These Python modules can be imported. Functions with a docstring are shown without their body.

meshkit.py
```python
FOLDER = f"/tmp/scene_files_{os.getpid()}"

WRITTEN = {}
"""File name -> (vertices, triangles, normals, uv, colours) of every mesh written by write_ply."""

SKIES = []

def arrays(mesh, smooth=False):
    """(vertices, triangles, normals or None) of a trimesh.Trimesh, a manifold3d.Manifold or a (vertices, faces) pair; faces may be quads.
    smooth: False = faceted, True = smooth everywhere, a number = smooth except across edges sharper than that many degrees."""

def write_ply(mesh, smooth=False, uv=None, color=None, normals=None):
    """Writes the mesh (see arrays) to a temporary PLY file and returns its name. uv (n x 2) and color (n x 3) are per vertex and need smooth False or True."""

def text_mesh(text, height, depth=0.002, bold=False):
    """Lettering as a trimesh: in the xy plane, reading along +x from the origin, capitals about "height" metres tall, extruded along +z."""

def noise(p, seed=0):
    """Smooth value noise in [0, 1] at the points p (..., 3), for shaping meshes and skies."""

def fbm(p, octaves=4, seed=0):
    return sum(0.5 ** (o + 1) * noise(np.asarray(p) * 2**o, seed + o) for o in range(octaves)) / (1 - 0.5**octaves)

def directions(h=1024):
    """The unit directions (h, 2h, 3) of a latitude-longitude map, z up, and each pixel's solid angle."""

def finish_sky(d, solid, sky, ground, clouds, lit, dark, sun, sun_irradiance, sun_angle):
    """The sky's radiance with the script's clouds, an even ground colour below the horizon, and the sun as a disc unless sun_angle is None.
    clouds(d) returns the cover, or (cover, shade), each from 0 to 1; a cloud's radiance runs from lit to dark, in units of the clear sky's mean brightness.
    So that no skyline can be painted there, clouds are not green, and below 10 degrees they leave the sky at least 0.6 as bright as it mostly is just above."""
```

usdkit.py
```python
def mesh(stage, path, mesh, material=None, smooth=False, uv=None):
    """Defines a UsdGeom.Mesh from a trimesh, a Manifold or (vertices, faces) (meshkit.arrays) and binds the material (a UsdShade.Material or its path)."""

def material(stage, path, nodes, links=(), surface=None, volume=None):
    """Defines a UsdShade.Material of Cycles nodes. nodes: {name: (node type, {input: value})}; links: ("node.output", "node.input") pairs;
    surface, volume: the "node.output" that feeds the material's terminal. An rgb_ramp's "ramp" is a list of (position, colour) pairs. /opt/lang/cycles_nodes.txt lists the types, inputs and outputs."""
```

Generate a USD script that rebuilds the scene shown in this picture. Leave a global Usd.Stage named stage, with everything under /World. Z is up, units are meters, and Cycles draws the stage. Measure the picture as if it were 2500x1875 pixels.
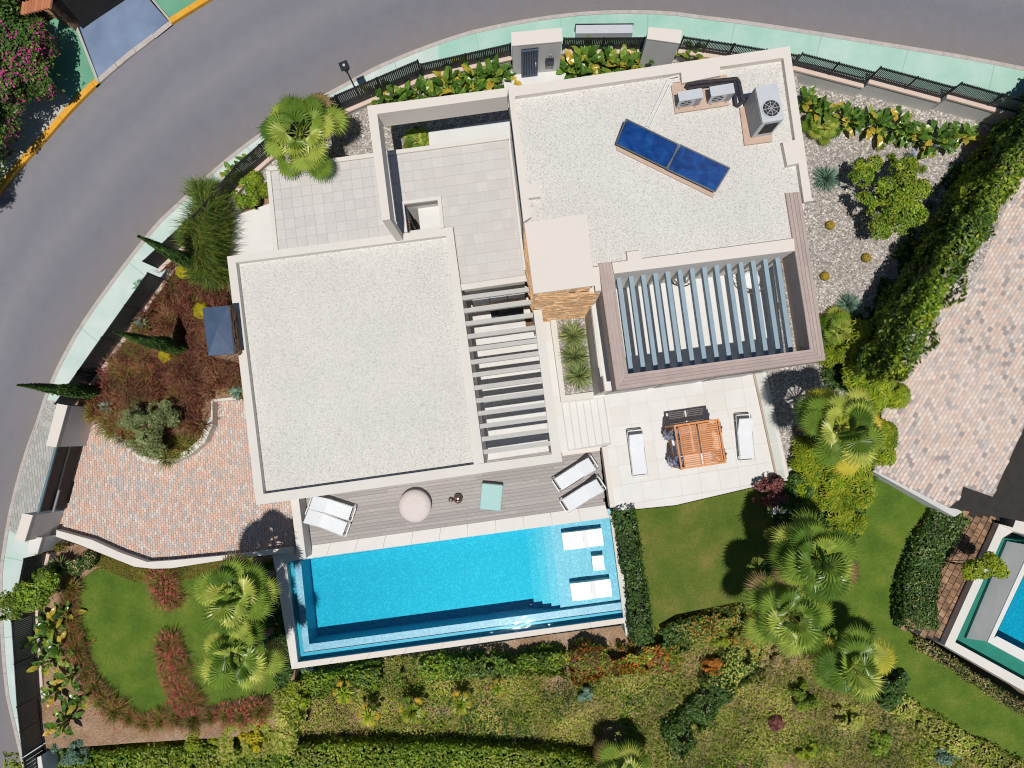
import math, numpy as np, trimesh, shapely, usdkit, meshkit
from shapely.geometry import Polygon, LineString
from scipy.spatial import Delaunay
from pxr import Usd, UsdGeom, UsdLux, UsdShade, Gf, Sdf, Vt
stage = Usd.Stage.CreateInMemory()
UsdGeom.SetStageUpAxis(stage, UsdGeom.Tokens.z); UsdGeom.SetStageMetersPerUnit(stage, 1.0)
UsdGeom.Xform.Define(stage, '/World'); UsdGeom.Scope.Define(stage, '/World/Looks')
stage.SetDefaultPrim(stage.GetPrimAtPath('/World'))
# ---------------------------------------------------------------- camera (a drone 30 m above the patio), sky, sun, exposure
SUN_EL, SUN_I, SKY, EXPO = math.radians(73), 1.25, 0.06, -0.36
TOSUN = np.array([0.0, -1.0])
F, CX, CY, NX, NY, H = 1700., 1250., 937.5, 1280., 1060., 30.
_d = np.array([NX-CX, NY-CY, F]); _d /= np.linalg.norm(_d); _up = -_d
_Y = np.array([0, -1., 0]); _Y = _Y-_up*(_Y @ _up); _Y /= np.linalg.norm(_Y); _X = np.cross(_Y, _up)
R = np.array([_X, _Y, _up])
cam = UsdGeom.Camera.Define(stage, '/World/camera')
cam.CreateHorizontalApertureAttr(36.0); cam.CreateVerticalApertureAttr(27.0); cam.CreateFocalLengthAttr(36*F/2500)
cam.CreateClippingRangeAttr(Gf.Vec2f(0.5, 2000)); cam.CreateExposureAttr(EXPO)
_r, _u, _b = R[:, 0], -R[:, 1], -R[:, 2]
cam.AddTransformOp().Set(Gf.Matrix4d(*_r, 0, *_u, 0, *_b, 0, 0, 0, H, 1))
dome = UsdLux.DomeLight.Define(stage, '/World/sky')
dome.GetPrim().SetCustomDataByKey('kind', 'structure')
skym = usdkit.material(stage, '/World/Looks/sky', {'s': ('sky_texture', dict(sky_type='single_scattering', sun_disc=False, sun_elevation=SUN_EL, sun_rotation=math.atan2(*TOSUN), altitude=100., air_density=1.0, aerosol_density=0.4, ozone_density=4.0)), 'b': ('background_shader', dict(strength=SKY))}, [('s.color', 'b.color')], surface='b.background')
UsdShade.MaterialBindingAPI.Apply(dome.GetPrim()).Bind(skym)
sun = UsdLux.DistantLight.Define(stage, '/World/sun')
sun.CreateNormalizeAttr(True); sun.CreateIntensityAttr(SUN_I); sun.CreateAngleAttr(0.53); sun.CreateColorAttr(Gf.Vec3f(1, .965, .915))
_z = np.array([*(TOSUN*math.cos(SUN_EL)), math.sin(SUN_EL)]); _x = np.array([1., 0, 0]); _y = np.cross(_z, _x)
sun.AddTransformOp().Set(Gf.Matrix4d(*_x, 0, *_y, 0, *_z, 0, 0, 0, 0, 1))

# ---------------------------------------------------------------- helpers
def P(u, v, z=0.):
    """World x, y of a photograph point that lies at height z (z may be a function of y)."""
    r = R @ np.array([u-CX, v-CY, F]); q = np.zeros(2); zz = z(0.) if callable(z) else z
    for _ in range(6 if callable(z) else 1):
        if _: zz = z(q[1])
        q = r[:2]*((zz-H)/r[2])
    return q
def PP(pts, z=0.): return np.array([P(u, v, z) for u, v in pts])
def P3(u, v, z): q = P(u, v, z); return np.array([q[0], q[1], z(q[1]) if callable(z) else z])
_names = {}
def numbered(parent, name):
    k = _names.get((parent, name), 0); _names[(parent, name)] = k+1
    return f'{parent}/{name}' + (f'_{k:03d}' if k else '')
def data(prim, **kw):
    for k, v in kw.items():
        if v: prim.SetCustomDataByKey(k, v)
def thing(name, label, category, loc=(0, 0, 0), rotz=0., group=None, scale=None, kind=None):
    x = UsdGeom.Xform.Define(stage, numbered('/World', name))
    x.AddTranslateOp().Set(Gf.Vec3d(*map(float, loc))); x.AddRotateZOp().Set(float(math.degrees(rotz)))
    if scale is not None: x.AddScaleOp().Set(Gf.Vec3f(*map(float, np.broadcast_to(scale, 3))))
    data(x.GetPrim(), label=label, category=category, group=group, kind=kind)
    return x.GetPrim()
def empty(parent, name, label=None):
    x = UsdGeom.Xform.Define(stage, numbered(str(parent.GetPath()), name)); data(x.GetPrim(), label=label); return x.GetPrim()
def part(parent, name, mesh, m, smooth=False, label=None, kind=None):
    g = put(numbered(str(parent.GetPath()) if parent else '/World', name), mesh, m, smooth); data(g, label=label, kind=kind); return g
def put(path, mesh, m, smooth=False):
    """A mesh prim; the primvar tone (0 to 1, one number for each loose piece) lets its material vary from piece to piece."""
    p = usdkit.mesh(stage, path, mesh, m, smooth=smooth); t = None if isinstance(mesh, tuple) else mesh.vertex_attributes.get('tone')
    pv = UsdGeom.PrimvarsAPI(p)
    if t is None or smooth or np.ptp(t) < 1e-9: pv.CreatePrimvar('tone', Sdf.ValueTypeNames.FloatArray, 'constant').Set(Vt.FloatArray([float(TONE.random() if t is None else t[0])]))
    else: pv.CreatePrimvar('tone', Sdf.ValueTypeNames.FloatArray, 'vertex').Set(Vt.FloatArray.FromNumpy(t.astype(np.float32)))
    return p.GetPrim()
def top(name, mesh, m, label, category, group=None, kind=None, smooth=False):
    g = part(None, name, mesh, m, smooth); data(g, label=label, category=category, group=group, kind=kind); return g
def struct(name, mesh, m, smooth=False): g = part(None, name, mesh, m, smooth); data(g, kind='structure'); return g
def dup(root, loc, rotz=0., label=None, group=None, scale=None):
    was = root.GetCustomData()
    r = thing(root.GetName().rstrip('0123456789').rstrip('_'), label or was['label'], was['category'], loc, rotz, group or was.get('group'), scale)
    r.GetReferences().AddInternalReference(root.GetPath()); r.SetInstanceable(True); return r
TONE = np.random.default_rng(77)
class MB:
    def __init__(s): s.v, s.f, s.t, s.n = [], [], [], 0
    def add(s, v, f, tone=None):
        s.v.append(np.asarray(v, float)); s.f.append(np.asarray(f, int)+s.n); s.n += len(v)
        s.t.append(np.full(len(v), TONE.random()) if tone is None else np.asarray(tone, float)); return s
    def tm(s, m): return s.add(m.vertices, m.faces)
    def get(s): return trimesh.Trimesh(np.vstack(s.v), np.vstack(s.f), process=False, vertex_attributes={'tone': np.concatenate(s.t)})
    def box(s, c, size, rz=0., M=None):
        m = trimesh.creation.box(size)
        v = np.array(m.vertices)
        if M is not None: v = v @ np.asarray(M).T
        if rz: v = v @ np.array([[math.cos(rz), math.sin(rz), 0], [-math.sin(rz), math.cos(rz), 0], [0, 0, 1]])
        return s.add(v+np.asarray(c, float), m.faces)
    def bar(s, a, b, w, h, upv=(0, 0, 1)):
        a, b = np.asarray(a, float), np.asarray(b, float); d = b-a; L = np.linalg.norm(d); d /= L
        sd = np.cross(d, upv)
        if np.linalg.norm(sd) < 1e-6: sd = np.cross(d, (0, 1, 0))
        sd /= np.linalg.norm(sd); uu = np.cross(sd, d)
        return s.box((a+b)/2, (L, w, h), M=np.array([d, sd, uu]).T)
    def prism(s, poly, z0, z1):
        if not isinstance(poly, Polygon): poly = Polygon(poly)
        for g in getattr(poly, 'geoms', [poly]):
            m = trimesh.creation.extrude_polygon(g, z1-z0, engine='earcut'); m.apply_translation((0, 0, z0)); s.tm(m)
        return s
    def tube(s, pts, r, sides=6, cap=True):
        p = np.asarray(pts, float); r = np.broadcast_to(r, (len(p),))
        t = np.gradient(p, axis=0); t /= np.linalg.norm(t, axis=1, keepdims=True)+1e-12
        a = np.cross(t, np.where(np.abs(t[:, 2:]) < .9, [0, 0, 1.], [1., 0, 0])); a /= np.linalg.norm(a, axis=1, keepdims=True)+1e-12
        b = np.cross(t, a); an = np.arange(sides)*2*np.pi/sides
        v = p[:, None]+r[:, None, None]*(np.cos(an)[None, :, None]*a[:, None]+np.sin(an)[None, :, None]*b[:, None])
        i, j = np.meshgrid(np.arange(len(p)-1), np.arange(sides), indexing='ij')
        q = np.stack([i*sides+j, i*sides+(j+1) % sides, (i+1)*sides+(j+1) % sides, (i+1)*sides+j], -1).reshape(-1, 4)
        f = np.vstack([q[:, [0, 2, 1]], q[:, [0, 3, 2]]]); v = v.reshape(-1, 3)
        if cap:
            n = len(v); v = np.vstack([v, p[0], p[-1]]); k = np.arange(sides)
            f = np.vstack([f, np.stack([np.full(sides, n), k, (k+1) % sides], 1), np.stack([np.full(sides, n+1), (len(p)-1)*sides+(k+1) % sides, (len(p)-1)*sides+k], 1)])
        return s.add(v, f)
    def lathe(s, prof, c=(0, 0, 0), sides=24):
        m = trimesh.creation.revolve(np.asarray(prof, float), sections=sides); m.apply_translation(c); return s.tm(m)
def prism(pts, z1, z0, zp=None): return MB().prism(PP(pts, z1 if zp is None else zp), z0, z1).get()
def sheet(poly, zf, step=.6, skirt=0., holes=()):
    """A surface over a plan polygon whose height is zf(x, y), with a skirt round its edge."""
    poly = poly if hasattr(poly, "geom_type") else Polygon(poly)
    if not poly.is_valid: poly = poly.buffer(0)
    if poly.geom_type != 'Polygon': poly = max(poly.geoms, key=lambda g: g.area)
    rings = []
    for ring in [poly.exterior, *poly.interiors]:
        n = max(8, int(ring.length/step)); d = np.linspace(0, ring.length, n, endpoint=False)
        cs = np.array(ring.coords)[:-1]; dc = [ring.project(shapely.Point(c)) for c in cs]
        rings.append(np.array([ring.interpolate(x).coords[0] for x in sorted([*d, *dc])]))
    b = poly.bounds; gx, gy = np.meshgrid(np.arange(b[0], b[2], step), np.arange(b[1], b[3], step)); g = np.stack([gx.ravel(), gy.ravel()], 1)
    g = g[shapely.contains_xy(poly.buffer(-step*.4), g[:, 0], g[:, 1])]
    pts = np.vstack([*rings, g]); pts = np.unique(pts.round(5), axis=0)
    t = Delaunay(pts).simplices; c = pts[t].mean(1); t = t[shapely.contains_xy(poly, c[:, 0], c[:, 1])]
    a = pts[t]; ar = (a[:, 1, 0]-a[:, 0, 0])*(a[:, 2, 1]-a[:, 0, 1])-(a[:, 1, 1]-a[:, 0, 1])*(a[:, 2, 0]-a[:, 0, 0])
    t = t[np.abs(ar) > 1e-7]; ar = ar[np.abs(ar) > 1e-7]; t[ar < 0] = t[ar < 0][:, ::-1]
    mb = MB().add(np.column_stack([pts, zf(pts[:, 0], pts[:, 1])]), t)
    if skirt:
        for r in rings:
            r = np.vstack([r, r[:1]]); z = zf(r[:, 0], r[:, 1]); n = len(r)
            v = np.vstack([np.column_stack([r, z]), np.column_stack([r, z-skirt])]); k = np.arange(n-1)
            mb.add(v, np.vstack([np.stack([k, k+n, k+1], 1), np.stack([k+1, k+n, k+1+n], 1)]))
    return mb.get()
flat = lambda z: (lambda x, y: np.full(np.shape(x), float(z)))
ofy = lambda f: (lambda x, y: np.array([f(t) for t in np.ravel(y)]))
HA = math.radians(7.75); EX, EY = np.array([math.cos(HA), math.sin(HA)]), np.array([-math.sin(HA), math.cos(HA)])   # the axes of the house
# ---------------------------------------------------------------- materials
def mat(name, cols, scale=3., detail=5., rough=.8, bump=0., bscale=60., island=0., spec=.3, speck=None, metal=0., distort=0., bdist=.02, extra=None, stretch=None):
    """Procedural material: a noise of position through a ramp; island = how much each loose piece differs; speck = (scale, [colours], amount) of small cells."""
    n = {'g': ('geometry', {}), 'a': ('attribute', dict(attribute='tone')), 'n': ('noise_texture', dict(scale=scale, detail=detail, roughness=.6, distortion=distort)), 'r': ('rgb_ramp', dict(ramp=cols)), 'p': ('principled_bsdf', dict(roughness=rough, specular_ior_level=spec, metallic=metal))}
    l = [('n.fac', 'r.fac')]
    if stretch: n['m'] = ('mapping', dict(scale=stretch, rotation=(0, 0, -HA))); l += [('g.position', 'm.vector'), ('m.vector', 'n.vector')]
    else: l += [('g.position', 'n.vector')]
    out = 'r.color'
    if island:
        n['ii'] = ('rgb_ramp', dict(ramp=[(0, (1-island,)*3), (1, (1+island,)*3)])); n['im'] = ('mix_color', dict(blend_type='multiply', fac=1.0, use_clamp=False))
        l += [('a.fac', 'ii.fac'), (out, 'im.a'), ('ii.color', 'im.b')]; out = 'im.result'
    if speck:
        n['v'] = ('voronoi_texture', dict(scale=speck[0], randomness=1.)); n['sx'] = ('separate_color', {}); n['vr'] = ('rgb_ramp', dict(ramp=speck[1])); n['vm'] = ('mix_color', dict(blend_type='multiply', fac=speck[2], use_clamp=False))
        l += [('g.position', 'v.vector'), ('v.color', 'sx.color'), ('sx.r', 'vr.fac'), (out, 'vm.a'), ('vr.color', 'vm.b')]; out = 'vm.result'
    l += [(out, 'p.base_color')]
    if bump:
        n['bn'] = ('noise_texture', dict(scale=bscale, detail=3.)); n['b'] = ('bump', dict(strength=bump, distance=bdist)); l += [('g.position', 'bn.vector'), ('bn.fac', 'b.height'), ('b.normal', 'p.normal')]
        if speck: l[-3:-2] = []; l[-2] = ('v.distance', 'b.height')
    return usdkit.material(stage, f'/World/Looks/{name}', n, l, surface='p.BSDF')
def leafmat(name, cols, rough=.5, trans=.3, nscale=.8, namt=.5, spec=.35):
    n = {'g': ('geometry', {}), 'a': ('attribute', dict(attribute='tone')), 'r': ('rgb_ramp', dict(ramp=cols)), 'n': ('noise_texture', dict(scale=nscale, detail=3.)), 'nr': ('rgb_ramp', dict(ramp=[(.3, (1-namt,)*3), (.7, (1+namt*.6,)*3)])), 'x': ('mix_color', dict(blend_type='multiply', fac=1., use_clamp=False)),
         'p': ('principled_bsdf', dict(roughness=rough, specular_ior_level=spec)), 't': ('translucent_bsdf', {}), 'm': ('mix_closure', dict(fac=trans))}
    return usdkit.material(stage, f'/World/Looks/{name}', n, [('a.fac', 'r.fac'), ('g.position', 'n.vector'), ('n.fac', 'nr.fac'), ('r.color', 'x.a'), ('nr.color', 'x.b'), ('x.result', 'p.base_color'), ('x.result', 't.color'), ('p.BSDF', 'm.closure1'), ('t.BSDF', 'm.closure2')], surface='m.closure')
def hexc(s, k=1.):
    """sRGB hex to a linear colour."""
    c = np.array([int(s[i:i+2], 16)/255 for i in (0, 2, 4)]); c = np.where(c < .04045, c/12.92, ((c+.055)/1.055)**2.4)*k; w = np.clip((c.mean()-.22)/.35, 0, 1); return tuple(c*(1.2*(1-w)+.93*w))
def g(a, b, k=1., lo=.3, hi=.7): return [(lo, hexc(a, k)), (hi, hexc(b, k))]
M = {}
def defs():
    ar = [(0, hexc('7a7472', .84)), (.08, hexc('767275', .84)), (.25, hexc('706f76', .84)), (.4, hexc('7a787d', .86)), (.55, hexc('72727a', .84)), (.7, hexc('7b797e', .86)), (.85, hexc('73737a', .84)), (1, hexc('777375', .84))]
    M['asphalt'] = usdkit.material(stage, '/World/Looks/asphalt', {'g': ('geometry', {}), 'a': ('attribute', dict(attribute='tone')), 'n': ('noise_texture', dict(scale=.45, detail=6.)), 'm': ('math', dict(math_type='multiply_add', value2=.1, value3=-.05)), 's': ('math', dict(math_type='add')), 'r': ('rgb_ramp', dict(ramp=ar)), 'n2': ('noise_texture', dict(scale=38., detail=4., roughness=.7)), 'r2': ('rgb_ramp', dict(ramp=[(.3, (.8,)*3), (.7, (1.2,)*3)])), 'n3': ('noise_texture', dict(scale=2.2, detail=6.)), 'r3': ('rgb_ramp', dict(ramp=[(.35, (.97,)*3), (.65, (1.03,)*3)])), 'x': ('mix_color', dict(blend_type='multiply', fac=1., use_clamp=False)), 'y': ('mix_color', dict(blend_type='multiply', fac=1., use_clamp=False)), 'b': ('bump', dict(strength=.25, distance=.01)), 'p': ('principled_bsdf', dict(roughness=.88, specular_ior_level=.3))},
        [('g.position', 'n.vector'), ('g.position', 'n2.vector'), ('g.position', 'n3.vector'), ('n.fac', 'm.value1'), ('m.value', 's.value1'), ('a.fac', 's.value2'), ('s.value', 'r.fac'), ('n2.fac', 'r2.fac'), ('n3.fac', 'r3.fac'), ('r.color', 'x.a'), ('r2.color', 'x.b'), ('x.result', 'y.a'), ('r3.color', 'y.b'), ('y.result', 'p.base_color'), ('n2.fac', 'b.height'), ('b.normal', 'p.normal')], surface='p.BSDF')
    M['ground'] = mat('dry_ground', g('5a5a38', '8a7a58', .6), .3, 6, .95)
    M['greenpale'] = mat('pale_green_pavement', [(.3, hexc('b8cec4', .86)), (.5, hexc('c8d8d0', .88)), (.7, hexc('d6dfd8', .9))], .8, 8, .85, .1, 50); M['joint'] = mat('pavement_joint', g('8cb09e', '96b8a8', .8), 2)
    M['green'] = mat('green_pavement', [(.3, hexc('94c0ae', .82)), (.5, hexc('a6cabb', .83)), (.7, hexc('bcd6ca', .84))], .8, 8, .85, .1, 50)
    M['greenold'] = mat('dark_green_pavement', g('5f987a', '76aa8c', .75), .6, 5, .85, .1, 50)
    M['concrete'] = mat('pale_concrete', g('b3b1a6', 'c6c2b8', .75), .9, 6, .85, .1, 40)
    M['bluedrive'] = mat('blue_grey_concrete', g('5c6c88', '8090a8', .85), .5, 6, .8, .1, 40)
    M['kerb'] = mat('kerb_stone', g('b4aaa4', 'cfc6be', .72), 4, 5, .85, .2, 60)
    M['yellow'] = mat('yellow_paint', g('d89a2a', 'e8b040', .75), 3, 5, .7)
    M['plaster'] = mat('white_plaster', g('d8d4cc', 'dfdbd3', .92), 1.2, 6, .9, .06, 120)
    M['cap'] = mat('cream_coping', [(.25, hexc('e3dad0', .92)), (.62, hexc('e0d8ce', .93)), (.82, hexc('dfcab8', .9))], .55, 6, .85, .05, 90, distort=.6)
    M['capw'] = mat('white_coping', g('ddd8cf', 'e3ded5', .9), .8, 5, .85, .05, 90)
    M['roofgravel'] = mat('white_roof_gravel', g('d6d3cc', 'dedbd3', .92), .35, 6, .95, 0, 30, speck=(34, [(0, (.6,)*3), (.1, (.82,)*3), (.4, (.95,)*3), (1, (1.1,)*3)], 1.))
    M['gravel'] = mat('grey_gravel', g('a39d98', 'b3ada7', .8), .5, 5, .95, .35, 20, speck=(18, [(0, (.45,)*3), (.3, (.75, .73, .71)), (.65, (.95, .92, .9)), (.85, (1.25, 1.22, 1.16)), (1, (1.9, 1.85, 1.8))], 1.), bdist=.03)
    M['tile'] = mat('grey_terrace_tile', g('c9c4c0', 'd5d1cc', .88), 3.2, 7, .6, island=.045, stretch=(3, .8, 1))
    M['tilepink'] = mat('pinkish_terrace_tile', g('cac4c0', 'd2cdc8', .88), 2.2, 6, .6, island=.04)
    M['grout'] = mat('tile_joint', g('c2bcb6', 'cac5bf', .87), 3)
    M['slab'] = mat('white_patio_slab', g('dcdad5', 'e2e0dc', .93), 1.4, 5, .6, .04, 60)
    M['slabwarm'] = mat('warm_patio_slab', g('dad6cf', 'dfdbd5', .93), 1.4, 5, .6, .04, 60)
    M['deck'] = mat('grey_deck_board', g('9a9390', 'aaa39f', .8), 2.5, 5, .7, .2, 60, island=.1, stretch=(.6, 14, 1))
    M['clad'] = mat('grey_brown_cladding', g('ab9a93', 'baa89f', .78), 2.5, 5, .7, .2, 60, island=.08)
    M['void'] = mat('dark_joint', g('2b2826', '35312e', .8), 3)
    M['slat'] = mat('blue_grey_slat', g('8498a4', '8ea2ae', .85), 2, 4, .5)
    M['beam'] = mat('grey_concrete_beam', g('bab8b3', 'c4c1bb', .86), 3, 6, .85, .15, 80)
    M['stone'] = mat('ledge_stone', [(.2, hexc('94755c', .85)), (.4, hexc('c0a080', .88)), (.55, hexc('cca274', .85)), (.7, hexc('c8b8a6', .95))], 3.2, 5, .9, .3, 60, island=.35)
    M['stonedark'] = mat('brown_stone', [(.25, hexc('5a4535', .8)), (.5, hexc('8a6a50', .85)), (.75, hexc('a08872', .85))], 3.2, 5, .9, .3, 60, island=.3)
    M['slate'] = mat('blue_grey_metal', g('43546c', '4c5e78', .75), 2, 4, .45)
    M['dark'] = mat('dark_metal', g('23272c', '2c3036', .6), 4, 3, .45, spec=.5)
    M['darkbrown'] = mat('dark_gate_metal', g('352f30', '3d3636', .6), 4, 3, .5)
    M['teal'] = mat('teal_gate_rail', g('5d7a84', '66848e', .7), 4, 3, .5)
    M['glassdark'] = mat('dark_window_glass', g('20344e', '28405c', .45), 1, 2, .25, spec=.3)
    M['retain'] = mat('grey_retaining_wall', g('c6c5c3', 'd2d0cd', .92), .7, 6, .9, .06, 60, stretch=(4, .7, .6))
    M['pinkcap'] = mat('pink_wall_coping', g('dcc2b2', 'e2ccbe', .82), 2, 5, .85)
    M['brick'] = mat('salmon_paver', g('d8b29e', 'e0bda9', .84), 1.2, 4, .85, .2, 80, island=.12)
    M['brickgrey'] = mat('grey_paver', g('bcb3ad', 'c6bdb6', .84), 1.2, 4, .85, .2, 80, island=.12)
    M['brickpale'] = mat('pale_paver', g('dccfc4', 'e2d7cc', .86), 1.2, 4, .85, .2, 80, island=.1)
    M['brickmix'] = usdkit.material(stage, '/World/Looks/mixed_paver', {'g': ('geometry', {}), 'a': ('attribute', dict(attribute='tone')), 'r': ('rgb_ramp', dict(interpolate=False, ramp=[(0, hexc('dab6a2', .84)), (.24, hexc('e0bfac', .84)), (.44, hexc('d2ab97', .82)), (.54, hexc('c2b9b2', .84)), (.74, hexc('b6aea9', .82)), (.84, hexc('e0d4c9', .86))])), 'p': ('principled_bsdf', dict(roughness=.85))}, [('a.fac', 'r.fac'), ('r.color', 'p.base_color')], surface='p.BSDF')
    M['npav'] = usdkit.material(stage, '/World/Looks/mixed_court_paver', {'g': ('geometry', {}), 'a': ('attribute', dict(attribute='tone')), 'r': ('rgb_ramp', dict(interpolate=False, ramp=[(0, hexc('dec6b6', .88)), (.25, hexc('e4d4c8', .9)), (.5, hexc('d8c0b0', .86)), (.68, hexc('ccc2ba', .86)), (.82, hexc('b6ada8', .84)), (.94, hexc('9c9492', .82))])), 'p': ('principled_bsdf', dict(roughness=.85))}, [('a.fac', 'r.fac'), ('r.color', 'p.base_color')], surface='p.BSDF')
    M['npA'] = mat('pale_court_paver', g('dfcdc0', 'e6d6ca', .9), 1.2, 4, .85, island=.1); M['npB'] = mat('grey_court_paver', g('b8b0aa', 'c6bcb6', .85), 1.2, 4, .85, island=.15); M['npC'] = mat('pink_court_paver', g('dbc0b0', 'e2cabc', .88), 1.2, 4, .85, island=.1)
    M['sett'] = mat('grey_sett', g('a9aaa6', 'bab9b3', .74), 1, 4, .85, .2, 80, island=.12)
    M['mortar'] = mat('paver_sand', g('a0948c', 'aca098', .75), 4)
    M['lawn'] = mat('mown_lawn', [(.25, hexc('435f17', .72)), (.5, hexc('587220', .74)), (.75, hexc('757e30', .76))], .9, 9, .9, .9, 70, speck=(26, [(0, (.75,)*3), (1, (1.2, 1.18, 1.1))], .8), bdist=.02)
    M['lawndry'] = mat('dry_lawn', [(.25, hexc('456018', .72)), (.5, hexc('5e6e26', .74)), (.75, hexc('82783e', .76))], .7, 9, .9, .9, 70, speck=(26, [(0, (.75,)*3), (1, (1.2, 1.18, 1.1))], .8), bdist=.02)
    M['soil'] = mat('bare_soil', [(.25, hexc('8a6a50', .62)), (.5, hexc('a8886c', .7)), (.75, hexc('bba088', .74))], 1.2, 8, .95, .8, 14, speck=(16, [(0, (.62,)*3), (1, (1.2,)*3)], .6), bdist=.05)
    M['pooltile'] = mat('pale_blue_pool_tile_painted_caustics', g('86b8ce', '92c2d6', .78), 2, 3, .4, speck=(17, [(0, (.8, .86, .9)), (.7, (1., 1., 1.)), (1, (1.5, 1.25, 1.14))], 1.))  # bright cell flecks paint the caustic light into the tile colour
    M['pooldark'] = mat('teal_channel_tile', g('1a96b0', '209eb8', .9), 2, 3, .4)
    M['poolgreen'] = mat('green_channel_tile', g('3c8c76', '469680', .6), 2, 3, .4)
    M['ramp'] = mat('grey_pool_slope', g('8c8e8e', '979999', .8), 1, 3, .6)
    M['whitefab'] = mat('white_fabric', g('dfe2e6', 'e6e8ea', .95), 3, 4, .8, .05, 200)
    M['whitemetal'] = mat('white_metal', g('e2e2e0', 'eaeae8', .95), 3, 2, .35, spec=.5)
    M['teak'] = mat('orange_teak', g('c27c48', 'd08e58', .85), 6, 5, .5, island=.12)
    M['stripe'] = mat('blue_white_curtain', [(.47, hexc('e6e6ea', .95)), (.5, hexc('8088b4', .8))], 9, 0, .8)
    M['pouf'] = mat('pale_pink_fabric', g('d8ccc8', 'ded3cf', .9), 3, 4, .9, .1, 150)
    M['mint'] = mat('mint_fabric', g('a9cfcb', 'b2d6d2', .85), 3, 4, .9, .1, 150)
    M['amber'] = mat('brown_glass', g('5a3c26', '6c4a30', .7), 3, 3, .15, spec=.7)
    M['acwhite'] = mat('ac_casing', g('c8ccd2', 'd2d6da', .85), 3, 2, .4)
    M['acgrey'] = mat('ac_panel_grey', g('8f9094', '98999c', .75), 3, 2, .45)
    M['foam'] = mat('pipe_foam', g('3c383e', '48444a', .6), 8, 3, .8, .3, 80)
    M['padc'] = mat('beige_screed', g('c3a793', 'd2b9a6', .78), 2, 6, .9, .2, 60)
    M['bark'] = mat('palm_bark', g('5a4634', '7a6450', .6), 6, 5, .9, .6, 20)
    M['rattan'] = mat('brown_rattan', g('6e5440', '80644c', .7), 6, 4, .7)
    M['black'] = mat('black_enamel', g('1b2028', '242a34', .6), 4, 2, .25, spec=.6)
    M['clay'] = mat('terracotta_tile', g('b5714e', 'c4835e', .7), 3, 4, .85, island=.15)
    M['cactus'] = mat('golden_cactus', [(.35, hexc('7a7020', .7)), (.6, hexc('b09a30', .75))], 14, 3, .8, .8, 60)
    M['solar'] = mat('solar_glass', [(.3, hexc('082c64', .7)), (.5, hexc('0e3f80', .72)), (.7, hexc('1a5496', .74))], 2.6, 7, .12, spec=.5, distort=.5)
    L = leafmat
    M['palm'] = L('palm_leaf', [(0, hexc('4c6a22', 1.)), (.6, hexc('7c9438', 1.05)), (1, hexc('b6ba58', 1.08))], .36, .3, 3, .25, .45)
    M['palmy'] = L('yellow_palm_leaf', [(0, hexc('98a038', 1.1)), (.6, hexc('ccba44', 1.1)), (1, hexc('ecc850', 1.1))], .45, .3, 3, .2)
    M['deadpalm'] = L('dead_palm_leaf', [(0, hexc('7a6440', 1.)), (1, hexc('a08a5c', 1.05))], .7, .2, 3, .2)
    M['banana'] = L('paddle_leaf', [(0, hexc('3c5c22', 1.05)), (.6, hexc('5e8030', 1.05)), (.9, hexc('8a9838', 1.05)), (1, hexc('c8a038', 1.05))], .3, .25, 4, .25, .5)
    M['hedge'] = L('hedge_leaf', [(0, hexc('486718', 1.)), (.6, hexc('6e8a26', 1.05)), (1, hexc('a0aa3a', 1.05))], .45, .3, .7, .45)
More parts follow.
